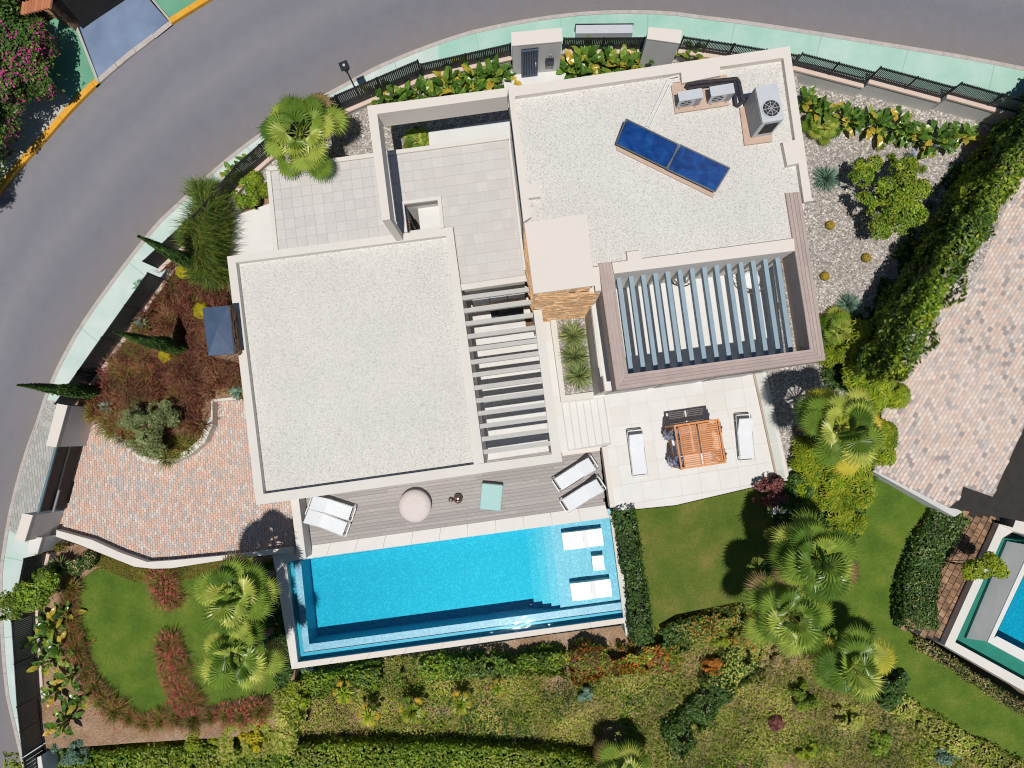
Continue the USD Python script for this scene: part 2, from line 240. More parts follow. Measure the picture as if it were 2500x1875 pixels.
    M['hedgedark'] = L('dark_hedge_leaf', [(0, hexc('2c461e', 1.05)), (.7, hexc('4a682c', 1.05)), (1, hexc('6a803a', 1.05))], .4, .25, .9, .4)
    M['lime'] = L('lime_leaf', [(0, hexc('5c7c1c', 1.05)), (.5, hexc('8a9a24', 1.05)), (1, hexc('aaa832', 1.0))], .4, .3, .9, .4)
    M['cover'] = L('ground_cover_leaf', [(0, hexc('637c20', 1.1)), (.45, hexc('8f9a3a', 1.15)), (.75, hexc('aea654', 1.15)), (1, hexc('baa274', 1.15))], .5, .3, .5, .5)
    M['dry'] = L('dry_grass', [(0, hexc('7c6a40', 1.1)), (.5, hexc('a4925a', 1.1)), (1, hexc('bca87c', 1.1))], .7, .2, .8, .4)
    M['redgrass'] = L('red_grass', [(0, hexc('4c2620', 1.1)), (.45, hexc('6e3c2e', 1.1)), (.8, hexc('84603c', 1.1)), (1, hexc('a07850', 1.1))], .6, .25, .8, .5)
    M['greengrass'] = L('tuft_grass', [(0, hexc('4c5a1c', 1.05)), (.6, hexc('7a7a28', 1.05)), (1, hexc('8a5a2c', 1.05))], .6, .3, .8, .4)
    M['plume'] = L('pink_plume', [(0, hexc('a83c40', 1.05)), (1, hexc('d0706c', 1.05))], .7, .3, 1, .3)
    M['magenta'] = L('magenta_bract', [(0, hexc('a02a70', 1.05)), (1, hexc('d84c9c', 1.05))], .6, .35, 1, .3)
    M['orange'] = L('orange_leaf', [(0, hexc('7a5a1c', 1.05)), (.5, hexc('c07a28', 1.05)), (1, hexc('d88a3c', 1.05))], .5, .3, 1, .4)
    M['blue'] = L('blue_green_leaf', [(0, hexc('4a6a58', 1.05)), (.7, hexc('6e8c78', 1.05)), (1, hexc('90a48c', 1.05))], .5, .2, 2, .2)
    M['yucca'] = L('yucca_leaf', [(0, hexc('4a6240', 1.05)), (.6, hexc('7a8a50', 1.05)), (1, hexc('b4b070', 1.05))], .5, .2, 2, .2)
    M['olive'] = L('olive_leaf', [(0, hexc('5a6838', 1.05)), (.6, hexc('7c8854', 1.05)), (1, hexc('a0a878', 1.05))], .5, .25, 1, .4)
    M['cypress'] = L('cypress_leaf', [(0, hexc('2a441a', 1.05)), (.7, hexc('46642a', 1.05)), (1, hexc('64803a', 1.05))], .6, .2, 2, .4)
    M['yellowf'] = L('yellow_shrub_leaf', [(0, hexc('8a8a14', 1.05)), (1, hexc('dcc81c', 1.05))], .5, .3, 2, .3)
    M['purple'] = L('purple_leaf', [(0, hexc('4a2430', 1.05)), (.6, hexc('7a4444', 1.05)), (1, hexc('9c6c54', 1.05))], .45, .25, 1, .4)
    M['flower'] = L('blue_flower', [(0, hexc('6c78c0', 1.05)), (1, hexc('98a4dc', .85))], .6, .3, 2, .2)
    M['redleaf'] = L('red_brown_leaf', [(0, hexc('3c201c', 1.)), (.4, hexc('64342c', 1.05)), (.75, hexc('7c4c34', 1.05)), (.9, hexc('86683a', 1.05)), (1, hexc('94543e', 1.05))], .6, .25, 1.1, .55)
    M['water'] = usdkit.material(stage, '/World/Looks/pool_water', {'g': ('geometry', {}), 'n': ('noise_texture', dict(scale=7., detail=3., distortion=.5)), 'b': ('bump', dict(strength=.12, distance=.02)), 't': ('transparent_bsdf', {}), 's': ('glossy_bsdf', dict(roughness=.02)), 'f': ('fresnel', dict(IOR=1.33)), 'm': ('mix_closure', {}), 'v': ('absorption_volume', dict(color=(0., .915, .97), density=1.0))},
        [('g.position', 'n.vector'), ('n.fac', 'b.height'), ('b.normal', 's.normal'), ('b.normal', 'f.normal'), ('f.fac', 'm.fac'), ('t.BSDF', 'm.closure1'), ('s.BSDF', 'm.closure2')], surface='m.closure', volume='v.volume')
    M['pane'] = usdkit.material(stage, '/World/Looks/clear_pane', {'t': ('transparent_bsdf', dict(color=(.93, .96, .95))), 's': ('glossy_bsdf', dict(roughness=.01)), 'm': ('mix_closure', dict(fac=.07))}, [('t.BSDF', 'm.closure1'), ('s.BSDF', 'm.closure2')], surface='m.closure')
defs()
# ---------------------------------------------------------------- the setting
zr = lambda y: float(np.interp(y, [-30, -14, -3.6, .4, 17, 40], [-2.6, -1.6, -.74, -.69, 2.3, 3.4]))            # the street climbs to the north
zin = lambda y: float(np.interp(y, [-3, 2.5, 13.5, 20], [-.12, -.02, 1.2, 1.5]))                    # east garden
zw = lambda y: float(np.interp(y, [-1.6, 9, 14], [-.3, .6, 1.5]))                                  # west garden
zs = lambda y: float(np.interp(y, [-30, -18, -13, -8], [-4.5, -3.4, -2.4, -1.8]))                     # south slope
ZD, ZW, ZL = -.6, -.66, -1.0                                                                       # pool deck, pool water, west lawn
up = lambda f, d: (lambda y: f(y)+d)
KIN = [(480, 2900), (300, 2400), (150, 2100), (60, 1875), (37, 1775), (19, 1698), (10, 1613), (6, 1545), (2, 1470), (4, 1382), (17, 1300), (29, 1235), (48, 1159), (73, 1078), (96, 1017), (116, 959), (135, 912), (166, 851), (193, 804), (231, 747), (285, 673), (336, 606), (386, 544), (444, 490), (502, 436), (559, 386), (625, 336), (690, 290), (768, 247), (850, 203), (916, 166), (993, 133), (1070, 104), (1147, 79), (1248, 57), (1340, 42), (1417, 33), (1494, 29), (1572, 29), (1650, 33), (1702, 41), (1805, 53), (1907, 68), (2010, 84), (2112, 100), (2215, 117), (2317, 133), (2420, 152), (2500, 168), (2800, 230), (3300, 380)]
KOUT = [(50, 2900), (-150, 2400), (-320, 2100), (-400, 1900), (-440, 1700), (-440, 1400), (-360, 1100), (-230, 830), (-90, 610), (0, 478), (35, 432), (64, 401), (127, 332), (181, 270), (247, 204), (309, 150), (370, 104), (422, 62), (471, 31), (525, -2), (640, -70), (800, -150), (1000, -225), (1200, -275), (1500, -305), (1800, -300), (2200, -250), (2600, -170), (3300, 30)]
kin, kout = PP(KIN, zr), PP(KOUT, zr)
def resample(p, n): l = LineString(p); return np.array([l.interpolate(t, normalized=True).coords[0] for t in np.linspace(0, 1, n)])
def offset(p, d):
    t = np.gradient(p, axis=0); t /= np.linalg.norm(t, axis=1, keepdims=True); return p+d*np.stack([-t[:, 1], t[:, 0]], 1)
def strip(a, b, zf, m=None, skirt=0):
    n = len(a); z = lambda p: np.array([zf(y) for y in p[:, 1]]); k = np.arange(n-1)
    v = np.vstack([np.column_stack([a, z(a)]), np.column_stack([b, z(b)])]); f = np.vstack([np.stack([k, k+1, k+n], 1), np.stack([k+1, k+n+1, k+n], 1)])
    e = v[f[0]]
    if np.cross(e[1]-e[0], e[2]-e[0])[2] < 0: f = f[:, ::-1]
    return MB().add(v, f).get()
road_poly = Polygon(np.vstack([kin, kout[::-1]])).buffer(0)
rm = sheet(Polygon(np.vstack([resample(kin, 90), resample(kout, 90)[::-1]])), ofy(zr), .9); rl = LineString(kin)
rm.vertex_attributes['tone'] = np.clip(np.array([rl.distance(shapely.Point(x, y)) for x, y in rm.vertices[:, :2]])/7.4, 0, 1)
struct('road', rm, M['asphalt'])
FB = [(210, 2400), (140, 2050), (110, 1818), (96, 1698), (83, 1497), (112, 1351), (159.5, 1241), (200, 1089), (179, 991), (400, 683), (505, 545), (600, 432), (715, 330), (838, 268), (1031, 186), (1247, 136), (1373, 122), (1566, 119), (1657, 119), (1776, 135), (1937, 160), (2110, 197), (2297, 240), (2432, 262), (2500, 282), (2800, 350), (3300, 500)]
fb = np.array([P(u, v, ZD if (u, v) in ((159.5, 1241), (200, 1089)) else up(zr, .35)) for u, v in FB])
plot = Polygon(np.vstack([fb, PP([(3600, 600), (3600, 2900), (500, 2900)], zr)])).buffer(0)
# wide ground: everything outside the road and plot, sunk beneath the plot
gx, gy = np.meshgrid(np.r_[-260, -150, -80, np.arange(-50, 51, 1.), 80, 150, 260], np.r_[-260, -150, -80, np.arange(-50, 51, 1.), 80, 150, 260]); gp = np.stack([gx.ravel(), gy.ravel()], 1)
inside = shapely.contains_xy(plot.buffer(.8), gp[:, 0], gp[:, 1]) | shapely.contains_xy(road_poly.buffer(1.2), gp[:, 0], gp[:, 1])
gz = np.array([zr(y) for y in gp[:, 1]])-.12-4.*inside; nn = gx.shape[1]; i, j = np.meshgrid(np.arange(gx.shape[0]-1), np.arange(nn-1), indexing='ij'); q = i*nn+j
struct('ground', MB().add(np.column_stack([gp, gz]), np.vstack([np.stack([q, q+1, q+nn+1], -1).reshape(-1, 3), np.stack([q, q+nn+1, q+nn], -1).reshape(-1, 3)])).get(), M['ground'])
# pavement and kerbs
kin_in = offset(kin, -.0)
pav = Polygon(np.vstack([resample(kin, 120), resample(fb, 90)[::-1]])).buffer(0)
cross = Polygon(PP([(20, 1290), (96, 1017), (112, 975), (185, 985), (230, 1080), (175, 1260), (80, 1330), (52, 1310)], zr))
westp = Polygon(PP([(1072, -40), (1072, 400), (600, 900), (-400, 2900), (-900, 2900), (-300, 900), (400, -40)], zr)); gpv = pav.difference(cross)
struct('green_pavement', sheet(gpv.difference(westp), ofy(up(zr, .11)), .7), M['green'])
wps = gpv.intersection(westp)
for gm in sorted(getattr(wps, 'geoms', [wps]), key=lambda q_: -q_.area)[:2]: struct('pale_green_pavement', sheet(gm, ofy(up(zr, .11)), .7), M['greenpale'])
kl = LineString(kin); fl_ = LineString(fb)
for s_ in np.arange(4, kl.length-4, 3.6):
    p_ = np.array(kl.interpolate(s_).coords[0])
    if not (-25 < p_[0] < 24 and -17 < p_[1] < 22): continue
    q_ = np.array(fl_.interpolate(fl_.project(shapely.Point(p_))).coords[0])
    if cross.contains(shapely.Point((p_+q_)/2)) or np.linalg.norm(q_-p_) > 4: continue
    l_ = LineString([p_, q_]); b_ = l_.buffer(.014, cap_style=2); struct('pavement_joint', sheet(b_, ofy(up(zr, .114)), .6), M['joint'])
cp = pav.intersection(cross.buffer(.001)); cp = max(cp.geoms, key=lambda a: a.area) if hasattr(cp, 'geoms') else cp
cr = struct('driveway_crossing', sheet(cp, ofy(up(zr, .112)), .5), M['concrete'])
sid = 1 if LineString(np.vstack([kin])).length and pav.contains(shapely.Point(offset(kin, .5)[20])) else -1
def paving(parent, poly, zf, ang, L, W, mats, most=300, gap=.012, th=.04, name='paver', seed=1, near=None, mixmat=None, depth=.012):
    """Separate paving stones in running bond over a polygon; the ones nearest to the point near are parts of their own."""
    rng = np.random.default_rng(seed); c = np.array(poly.centroid.coords[0]); ex, ey = np.array([math.cos(ang), math.sin(ang)]), np.array([-math.sin(ang), math.cos(ang)])
    q = (np.array(poly.exterior.coords)-c) @ np.stack([ex, ey], 1); lo, hi = q.min(0), q.max(0); rows = []
    for r, y in enumerate(np.arange(lo[1], hi[1], W)):
        for x in np.arange(lo[0]-(r % 2)*L/2-rng.uniform(0, .1)*L, hi[0], L): rows.append((x+L/2, y+W/2))
    cen = c+np.array(rows) @ np.stack([ex, ey]); keep = shapely.contains_xy(poly.buffer(-min(L, W)*.3), cen[:, 0], cen[:, 1]); cen = cen[keep]
    order = np.argsort(np.linalg.norm(cen-(cen.mean(0) if near is None else near), axis=1)); cen = cen[order]
    bx = trimesh.creation.box((L-gap, W-gap, th)); bv = np.array(bx.vertices); top_ = bv[:, 2] > 0; bv[top_, :2] *= .95
    rot = np.stack([ex, ey]); stuff = MB()
    for k, p in enumerate(cen):
        v = bv.copy(); v[:, :2] = v[:, :2] @ rot+p; v[:, 2] += zf(p[1])-th/2+rng.uniform(0, depth); v[top_, 2] += rng.normal(0, .0015, top_.sum())
        if k < most: put(numbered(str(parent.GetPath()), name), (v, np.array(bx.faces)), mats[rng.choice(len(mats))])
        else: stuff.add(v, bx.faces)
    if stuff.n: part(parent, name+'_field', stuff.get(), mixmat or mats[0], kind='stuff')
    return len(cen)
paving(cr, cp, up(zr, .125), -1.42, .2, .12, [M['sett']], 250, name='sett', seed=3, near=P(110, 1150, zr), gap=.009, depth=.003)
def kerb(name, line, mats, w, h, L=1.0, side=1):
    k = struct(name, strip(line, offset(line, side*w), up(zr, h-.04)), mats[0])
    ln = LineString(line); n = int(ln.length/L)
    for i in range(n):
        s = np.array([ln.interpolate(i*L+t).coords[0] for t in (.008, L/2, L-.008)]); 
        if not (-34 < s[1, 0] < 34 and -24 < s[1, 1] < 30): continue
        o = offset(s, side*w); v = []
        for a in (s, o): v += [(x, y, zr(y)-.1) for x, y in a]+[(x, y, zr(y)+h) for x, y in a]
        f = []
        for t in (0, 1): f += [(3+t, 4+t, 9+t), (4+t, 10+t, 9+t), (t, t+1, 3+t), (t+1, t+4, t+3), (6+t, 9+t, 7+t), (7+t, 9+t, 10+t)]
        f += [(0, 3, 6), (3, 9, 6), (2, 8, 5), (5, 8, 11)]
        put(numbered(str(k.GetPath()), 'kerb_stone'), (np.array(v), np.array(f)), mats[i % len(mats)])
kerb('kerb', resample(kin, 160), [M['kerb']], .15, .13, side=sid)
ko = resample(kout, 400); ku = np.array([KOUT[0]])
sd2 = -sid
yk = lambda a, b: PP(a, zr)
kerb('yellow_kerb', resample(PP([(-230, 830), (-90, 610), (0, 478), (35, 432), (64, 401), (127, 332), (181, 270), (247, 204)], zr), 40), [M['yellow']], .24, .15, side=sd2)
kerb('yellow_kerb', resample(PP([(422, 62), (471, 31), (525, -2), (640, -70), (800, -150)], zr), 30), [M['yellow']], .24, .15, side=sd2)
kerb('dropped_kerb', resample(PP([(247, 204), (309, 150), (370, 104), (422, 62)], zr), 12), [M['kerb']], .2, .09, side=sd2)
zf_ = ofy(up(zr, .1))
struct('green_verge', sheet(Polygon(PP([(247, 204), (236, 208), (188, 252), (60, 150), (110, 60), (160, 40), (186, 55)], zr)), ofy(up(zr, .10)), .8, .4), M['greenold'])
struct('concrete_verge', sheet(Polygon(PP([(188, 252), (176, 264), (122, 325), (60, 395), (0, 470), (-100, 600), (-240, 820), (-600, 700), (-300, 100), (60, 150)], zr)), ofy(up(zr, .10)), .8, .4), M['concrete'])
struct('blue_grey_driveway', sheet(Polygon(PP([(245, 200), (418, 60), (362, -4), (330, -60), (170, 20), (190, 50)], zr)), ofy(up(zr, .05)), .8, .3), M['bluedrive'])
struct('verge_edging', sheet(Polygon(PP([(246, 202), (188, 52), (183, 54), (240, 204)], zr)), ofy(up(zr, .13)), .5, .3), M['concrete'])
struct('verge_edging', sheet(Polygon(PP([(420, 60), (362, -10), (366, -12), (426, 58)], zr)), ofy(up(zr, .13)), .5, .3), M['concrete'])
struct('green_verge', sheet(Polygon(PP([(428, 58), (366, -12), (360, -80), (640, -76), (525, -8), (471, 25)], zr)), ofy(up(zr, .10)), .8, .3), M['greenold'])
# driveway with its planter
dw_px = [(200, 1089), (159, 1241), (133, 1293), (224, 1318), (293, 1349), (359, 1372), (420, 1368), (579, 1353), (708, 1336), (725, 1366), (712, 1200), (660, 1150), (640, 975), (515, 975), (515, 1036), (498, 1074.5), (463, 1105), (409, 1128.6), (359, 1121), (332, 1101), (285, 1063), (247, 1036), (216, 1024)]
dwp = Polygon(PP(dw_px, ZD)).buffer(0)
dw = struct('brick_driveway', sheet(dwp, flat(ZD-.012), 1.5, 1.), M['mortar'])
paving(dw, dwp, lambda y: ZD, math.radians(-85), .205, .105, [M['brick'], M['brick'], M['brickgrey'], M['brickpale'], M['brick'], M['brickgrey']], 300, seed=5, near=P(400, 1230, ZD), mixmat=M['brickmix'], name='brick')
bed_px = [(386, 654), (505, 545), (620, 470), (655, 417), (680, 610), (560, 640), (650, 960), (515, 975), (515, 1036), (498, 1074.5), (463, 1105), (409, 1128.6), (359, 1121), (332, 1101), (285, 1063), (247, 1036), (216, 1024), (200, 1040), (179, 991), (400, 683)]
bedp = Polygon(PP(bed_px, zw)).buffer(0)
struct('west_bed', sheet(bedp, lambda x, y: np.array([zw(t) for t in np.ravel(y)])+.25*meshkit.fbm(np.column_stack([np.ravel(x)*.6, np.ravel(y)*.6, 0*np.ravel(x)]), 3)-.12, .35, 1.2), M['soil'])
struct('side_path', sheet(Polygon(PP([(575, 530), (660, 500), (680, 625), (560, 640)], zw)), ofy(up(zw, .15)), 1, .8), M['slab'])
# beds along the north, courtyard, east gravel garden
struct('north_bed', sheet(Polygon(PP([(505, 545), (600, 432), (715, 330), (838, 268), (1031, 186), (1247, 136), (1250, 340), (900, 400), (655, 420), (630, 470)], 1.5)), lambda x, y: np.interp(np.ravel(y), [7, 11, 14], [.6, 1.3, 1.75]), .7, 1.5), M['gravel'])
struct('north_bed', sheet(Polygon(PP([(1373, 122), (1566, 119), (1657, 119), (1776, 135), (1937, 160), (1960, 240), (1380, 240)], 1.75)), flat(1.75), 1., 1.5), M['gravel'])
struct('entrance_path', prism([(1225, 172), (1380, 160), (1390, 250), (1240, 270)], 2.0, .5), M['slab'])
struct('entrance_path', prism([(1046, 322), (1245, 290), (1250, 355), (1050, 380)], 2.15, .5), M['slab'])
gar_px = [(1937, 160), (2110, 197), (2297, 240), (2432, 262), (2520, 300), (2400, 640), (2200, 1000), (2060, 1250), (1900, 1260), (1905, 1180), (1845, 905), (1790, 870), (1790, 200)]
garp = Polygon(PP(gar_px, .5))
struct('gravel_garden', sheet(garp, ofy(zin), .7, 1.), M['gravel'])
# lawns, soil, slope
struct('west_soil', sheet(Polygon(PP([(125, 1306), (328, 1384), (420, 1387), (702, 1351), (720, 1640), (700, 1800), (560, 1800), (111, 1830), (96, 1698), (83, 1497), (112, 1351)], ZL)), lambda x, y: ZL-.04+.12*meshkit.fbm(np.column_stack([np.ravel(x), np.ravel(y), 0*np.ravel(x)]), 3)-.08, .4, 1.5), M['soil'])
lawn_px = [(193, 1420), (225, 1395), (247, 1386), (293, 1393), (340, 1401), (386, 1407), (440, 1400), (501, 1393), (655, 1420), (687, 1690), (617, 1698), (494, 1729), (430, 1735), (386, 1748), (336, 1744), (300, 1722), (270, 1690), (231, 1621), (197, 1544), (189, 1482)]
def smooth_poly(p, n=4):
    p = np.array(p, float)
    for _ in range(n-2): p = np.vstack([np.stack([.75*p+.25*np.roll(p, -1, 0), .25*p+.75*np.roll(p, -1, 0)], 1).reshape(-1, 2)])
    return p
lawnp = Polygon(PP(smooth_poly(lawn_px), ZL+.06))
struct('west_lawn', sheet(lawnp, lambda x, y: ZL+.07+.05*meshkit.noise(np.column_stack([np.ravel(x)*.7, np.ravel(y)*.7, 0*np.ravel(x)])), .4, .2), M['lawn'])
struct('east_lawn', sheet(Polygon(PP([(1502, 1250), (1650, 1235), (1897, 1177), (1960, 1200), (1950, 1480), (1800, 1470), (1650, 1500), (1545, 1560)], -.5)), flat(-.5), .8, 2.), M['lawndry'])
zn = lambda y: float(np.interp(y, [-18, -8, -2], [-2.0, -1.4, -.5]))
nl_px = smooth_poly([(2060, 1300), (2080, 1180), (2140, 1150), (2330, 1245), (2260, 1270), (2215, 1340), (2190, 1440), (2183, 1505), (2200, 1545), (2250, 1590), (2400, 1690), (2560, 1790), (2700, 1900), (2560, 1900), (2330, 1790), (2195, 1700), (2120, 1640), (2020, 1560), (1990, 1500)], 3)
struct('neighbour_lawn', sheet(Polygon(PP(nl_px, -1.3)).buffer(.3), ofy(up(zn, .05)), .6, .3), M['lawn'])
slope_px = [(690, 1640), (713, 1636), (1533, 1523), (1545, 1540), (1660, 1490), (1800, 1465), (1900, 1490), (1950, 1400), (2010, 1200), (2140, 1150), (2260, 1590), (2560, 1790), (3000, 2000), (3000, 2400), (80, 2400), (100, 1900), (111, 1825), (700, 1790)]
slp = Polygon(PP(slope_px, -2.)).buffer(0)
zslope = lambda x, y: (lambda x, y, e: (np.array([zs(t) for t in y])*(1-e)+e*np.array([zn(t)-.35 for t in y]))+.3*meshkit.fbm(np.column_stack([x*.5, y*.5, 0*x]), 3)-.18)(np.ravel(x), np.ravel(y), np.clip((np.ravel(x)+.45*np.ravel(y)-3.5)/5, 0, 1))
struct('slope_soil', sheet(slp, zslope, .45, .6), M['soil'])
# neighbour court to the east
np_px = [(2600, 200), (2500, 320), (2425, 430), (2275, 700), (2160, 950), (2135, 1148), (2318, 1240), (2345, 1215), (2352, 1188), (2424, 1213), (2500, 1044), (2600, 830), (3000, 500)]
nzp = Polygon(PP(np_px, .4)).buffer(0)
nb = struct('neighbour_court', sheet(nzp, flat(.388), 1.5, 1.5), M['mortar'])
paving(nb, nzp.intersection(Polygon(PP([(2100, 200), (2560, 200), (2560, 1300), (2100, 1300)], .4))), lambda y: .4, math.radians(57), .235, .155, [M['npA'], M['npA'], M['npC'], M['npB']], 300, seed=9, near=P(2330, 950, .4), mixmat=M['npav'], name='paver', gap=.014)
struct('court_drain', prism([(2130, 1150), (2146, 1142), (2350, 1250), (2330, 1262)], .36, -1.3), M['retain'])
struct('painted_court_shadow', prism([(2318, 1240), (2345, 1215), (2352, 1188), (2424, 1213), (2500, 1044), (2600, 830), (2900, 1200), (2640, 1300), (2560, 1285), (2355, 1246)], .39, -1.3), M['void'])  # dark sheet paints in the shadow that lies over the court pavers
bt = Polygon(PP([(2355, 1246), (2440, 1258), (2442, 1279), (2306, 1574), (2190, 1530), (2230, 1350)], -1.0)).buffer(0)
nt = struct('brown_stone_terrace', sheet(bt, flat(-1.02), 1., 1.), M['void'])
paving(nt, bt, lambda y: -1.0, math.radians(60), .33, .28, [M['stonedark']], 260, seed=12, name='stone_tile', gap=.015, th=.05)
# ---------------------------------------------------------------- the house
hs = thing('villa', 'white flat roofed modern villa with pebble roofs, slatted pergolas and stone chimney blocks', 'house')
def hp(name, pts, z1, z0, m, label=None, zp=None, parent=None): return part(parent or hs, name, prism(pts, z1, z0, zp), m, label=label)
ZT, ZLR, ZU = 3.0, 3.3, 6.0     # tiled terrace, west parapet, upper parapet
# west block, single storey
w_out = [(554, 626), (1105, 554), (1124, 696), (1182, 1130), (1178, 1143), (625, 1233)]
hp('wall', [(557, 630), (1103, 557), (1122, 696), (1180, 1128), (1176, 1138), (628, 1228)], 2.9, -1., M['plaster'], zp=3.3)
hp('roof_gravel', [(572, 640), (1092, 570), (1098, 600), (1164, 1136), (640, 1216)], 3.02, 2.9, M['roofgravel'], zp=3.3)
hp('parapet', [(554, 626), (576, 641), (643, 1206), (625, 1233)], ZLR, 2.85, M['capw'])
hp('parapet', [(554, 626), (1105, 554), (1088, 575.5), (576, 641)], ZLR, 2.85, M['capw'])
hp('parapet', [(1105, 554), (1124, 696), (1182, 1130), (1157, 1134), (1093, 600), (1088, 575.5)], ZLR, 2.85, M['capw'])
hp('parapet', [(643, 1206), (1157, 1134), (1347, 1109), (1373, 1127), (625, 1233)], ZLR, 2.85, M['capw'])
# patio-side pergola of grey concrete beams
hp('pergola_edge_beam', [(1301.8, 757), (1322, 755), (1373, 1127), (1347, 1109)], ZLR-.003, 2.9, M['capw'])
hp('pillar', [(1345, 1092), (1370, 1090), (1373, 1126), (1348, 1108)], 2.9, -1., M['plaster'], zp=3.3)
hp('pillar', [(1303, 765), (1322, 763), (1326, 790), (1307, 792)], 2.9, -1., M['plaster'], zp=3.3)
for i in range(13):
    a, b = P3(1127+4.45*i, 727.7+31.35*i, 3.2), P3(1291+4.95*i, 706+31.25*i, 3.2)
    part(hs, 'pergola_beam', MB().bar(a-[0, 0, .11], b-[0, 0, .11], .175, .22).get(), M['beam'])
# tiled roof terrace of the north block
tw = Polygon(PP([(655, 417), (1240, 337), (1284, 676), (1124, 699), (1112, 720), (672, 700)], ZT)).difference(Polygon(PP(w_out, 3.3)).buffer(-.03))
tw = max(getattr(tw, 'geoms', [tw]), key=lambda q_: q_.area)
hole = Polygon(PP([(986.6, 499), (1068.4, 488.6), (1076.4, 558), (995, 568)], ZT+.08))
part(hs, 'wall', MB().prism(Polygon(PP([(656, 419), (1246, 339), (1270, 540), (673, 612)], 3.0)).difference(hole.buffer(.17, join_style=2)), 2.55, 2.7).get(), M['plaster'])
def ringwall(poly, t, z0, z1): return MB().prism(poly.difference(poly.buffer(-t)), z0, z1).get()
part(hs, 'wall', ringwall(tw.buffer(-.04), .25, -.6, 2.7), M['plaster'])
terr = part(hs, 'terrace', MB().prism(tw.difference(hole), 2.7, ZT-.018).get(), M['grout'])
def tiles(parent, poly, z, size, gap, m, seed, ang=HA, origin=None, name='tile', th=.02):
    rng = np.random.default_rng(seed); ex, ey = np.array([math.cos(ang), math.sin(ang)]), np.array([-math.sin(ang), math.cos(ang)]); o = np.array(origin)
    sx, sy = np.broadcast_to(size, 2); q = (np.array(poly.exterior.coords)-o) @ np.stack([ex, ey], 1); lo, hi = q.min(0), q.max(0)
    for a in np.arange(math.floor(lo[0]/sx), math.ceil(hi[0]/sx)):
        for b in np.arange(math.floor(lo[1]/sy), math.ceil(hi[1]/sy)):
            c = [o+ex*(a+i)*sx+ey*(b+j)*sy for i, j in ((0, 0), (1, 0), (1, 1), (0, 1))]; s = Polygon(c).buffer(-gap, join_style=2).intersection(poly)
            for s in getattr(s, 'geoms', [s]):
                if s.geom_type == 'Polygon' and s.area > .004: part(parent, name, MB().prism(s, z-th, z+rng.uniform(-.002, .002)).get(), m(a, b, rng) if callable(m) else m)
pink = Polygon(PP([(1130, 480), (1285, 480), (1285, 690), (1120, 690)], ZT))
tiles(terr, tw.buffer(-.1, join_style=2).difference(hole.buffer(.12, join_style=2)), ZT, .41, .004, lambda a, b, r: M['tile'] if r.random() < .7 else M['tilepink'], 4, origin=P(655, 417, ZT))
for a, b in (((652, 413), (1241, 335)), ((655, 417), (674, 612)), ((1124, 702), (1285, 679))):
    a, b = P3(*a, 3.06), P3(*b, 3.06); part(hs, 'coping', MB().bar(a-[0, 0, .05], b-[0, 0, .05], .17 if a[1] > 7 else .24, .14).get(), M['capw'])
part(hs, 'coping', MB().bar(P3(945.5, 379, 3.07), P3(967, 541, 3.07), .07, .16).get(), M['capw'])
part(hs, 'coping', MB().bar(P3(1243, 345, 3.05), P3(1281, 660, 3.05), .09, .12).get(), M['capw'])
well = Polygon(PP([(979, 492), (1076.5, 478.5), (1084.5, 556), (987.5, 568)], ZT+.1))
part(hs, 'light_well_kerb', MB().prism(well.difference(hole), 2.9, 3.12).get(), M['capw'])
part(hs, 'light_well_wall', MB().prism(hole.buffer(.18, join_style=2).difference(hole), -.1, 2.9).get(), M['plaster'])
part(hs, 'light_well_floor', MB().prism(hole.buffer(.1, join_style=2), -.1, .02).get(), M['slab']); hq = np.array(hole.exterior.coords)[:4]; m0, m1 = hq[0]+(hq[1]-hq[0])*.36, hq[3]+(hq[2]-hq[3])*.36
part(hs, 'light_well_landing', MB().prism(Polygon([m0, hq[1], hq[2], m1]).buffer(.04, join_style=2), 2.2, 2.38).get(), M['slab'])
c0, c1 = np.array(hole.exterior.coords)[[0, 3]]+EX*.02; part(hs, 'light_well_glass', MB().bar(np.r_[c0+EY*0, 1.45], np.r_[c1, 1.45], .03, 2.85).get(), M['glassdark'])
for k in range(6):
    e = c0+(c1-c0)*(.45+k/10.5); part(hs, 'timber_batten', MB().box((e[0]+.04, e[1], 1.7), (.05, .06, 2.1), HA).get(), M['stonedark'])
# portal frame over the entrance court
ZB = 4.95
hp('portal_beam', [(896, 258.5), (1240.5, 214), (1238.5, 235), (921, 278)], ZU, ZB, M['cap'])
hp('portal_beam', [(896, 258.5), (921, 278), (952.5, 535), (933, 538)], ZU-.003, ZB, M['cap'])
a, b = P(933, 538, ZU), P(952.5, 535, ZU); s = (b-a)/np.linalg.norm(b-a); n_ = np.array([-s[1], s[0]])*.28
part(hs, 'portal_pillar', MB().prism([a+s*.01, b-s*.005, b+n_-s*.005, a+n_+s*.01], 3.0, ZB).get(), M['cap'])
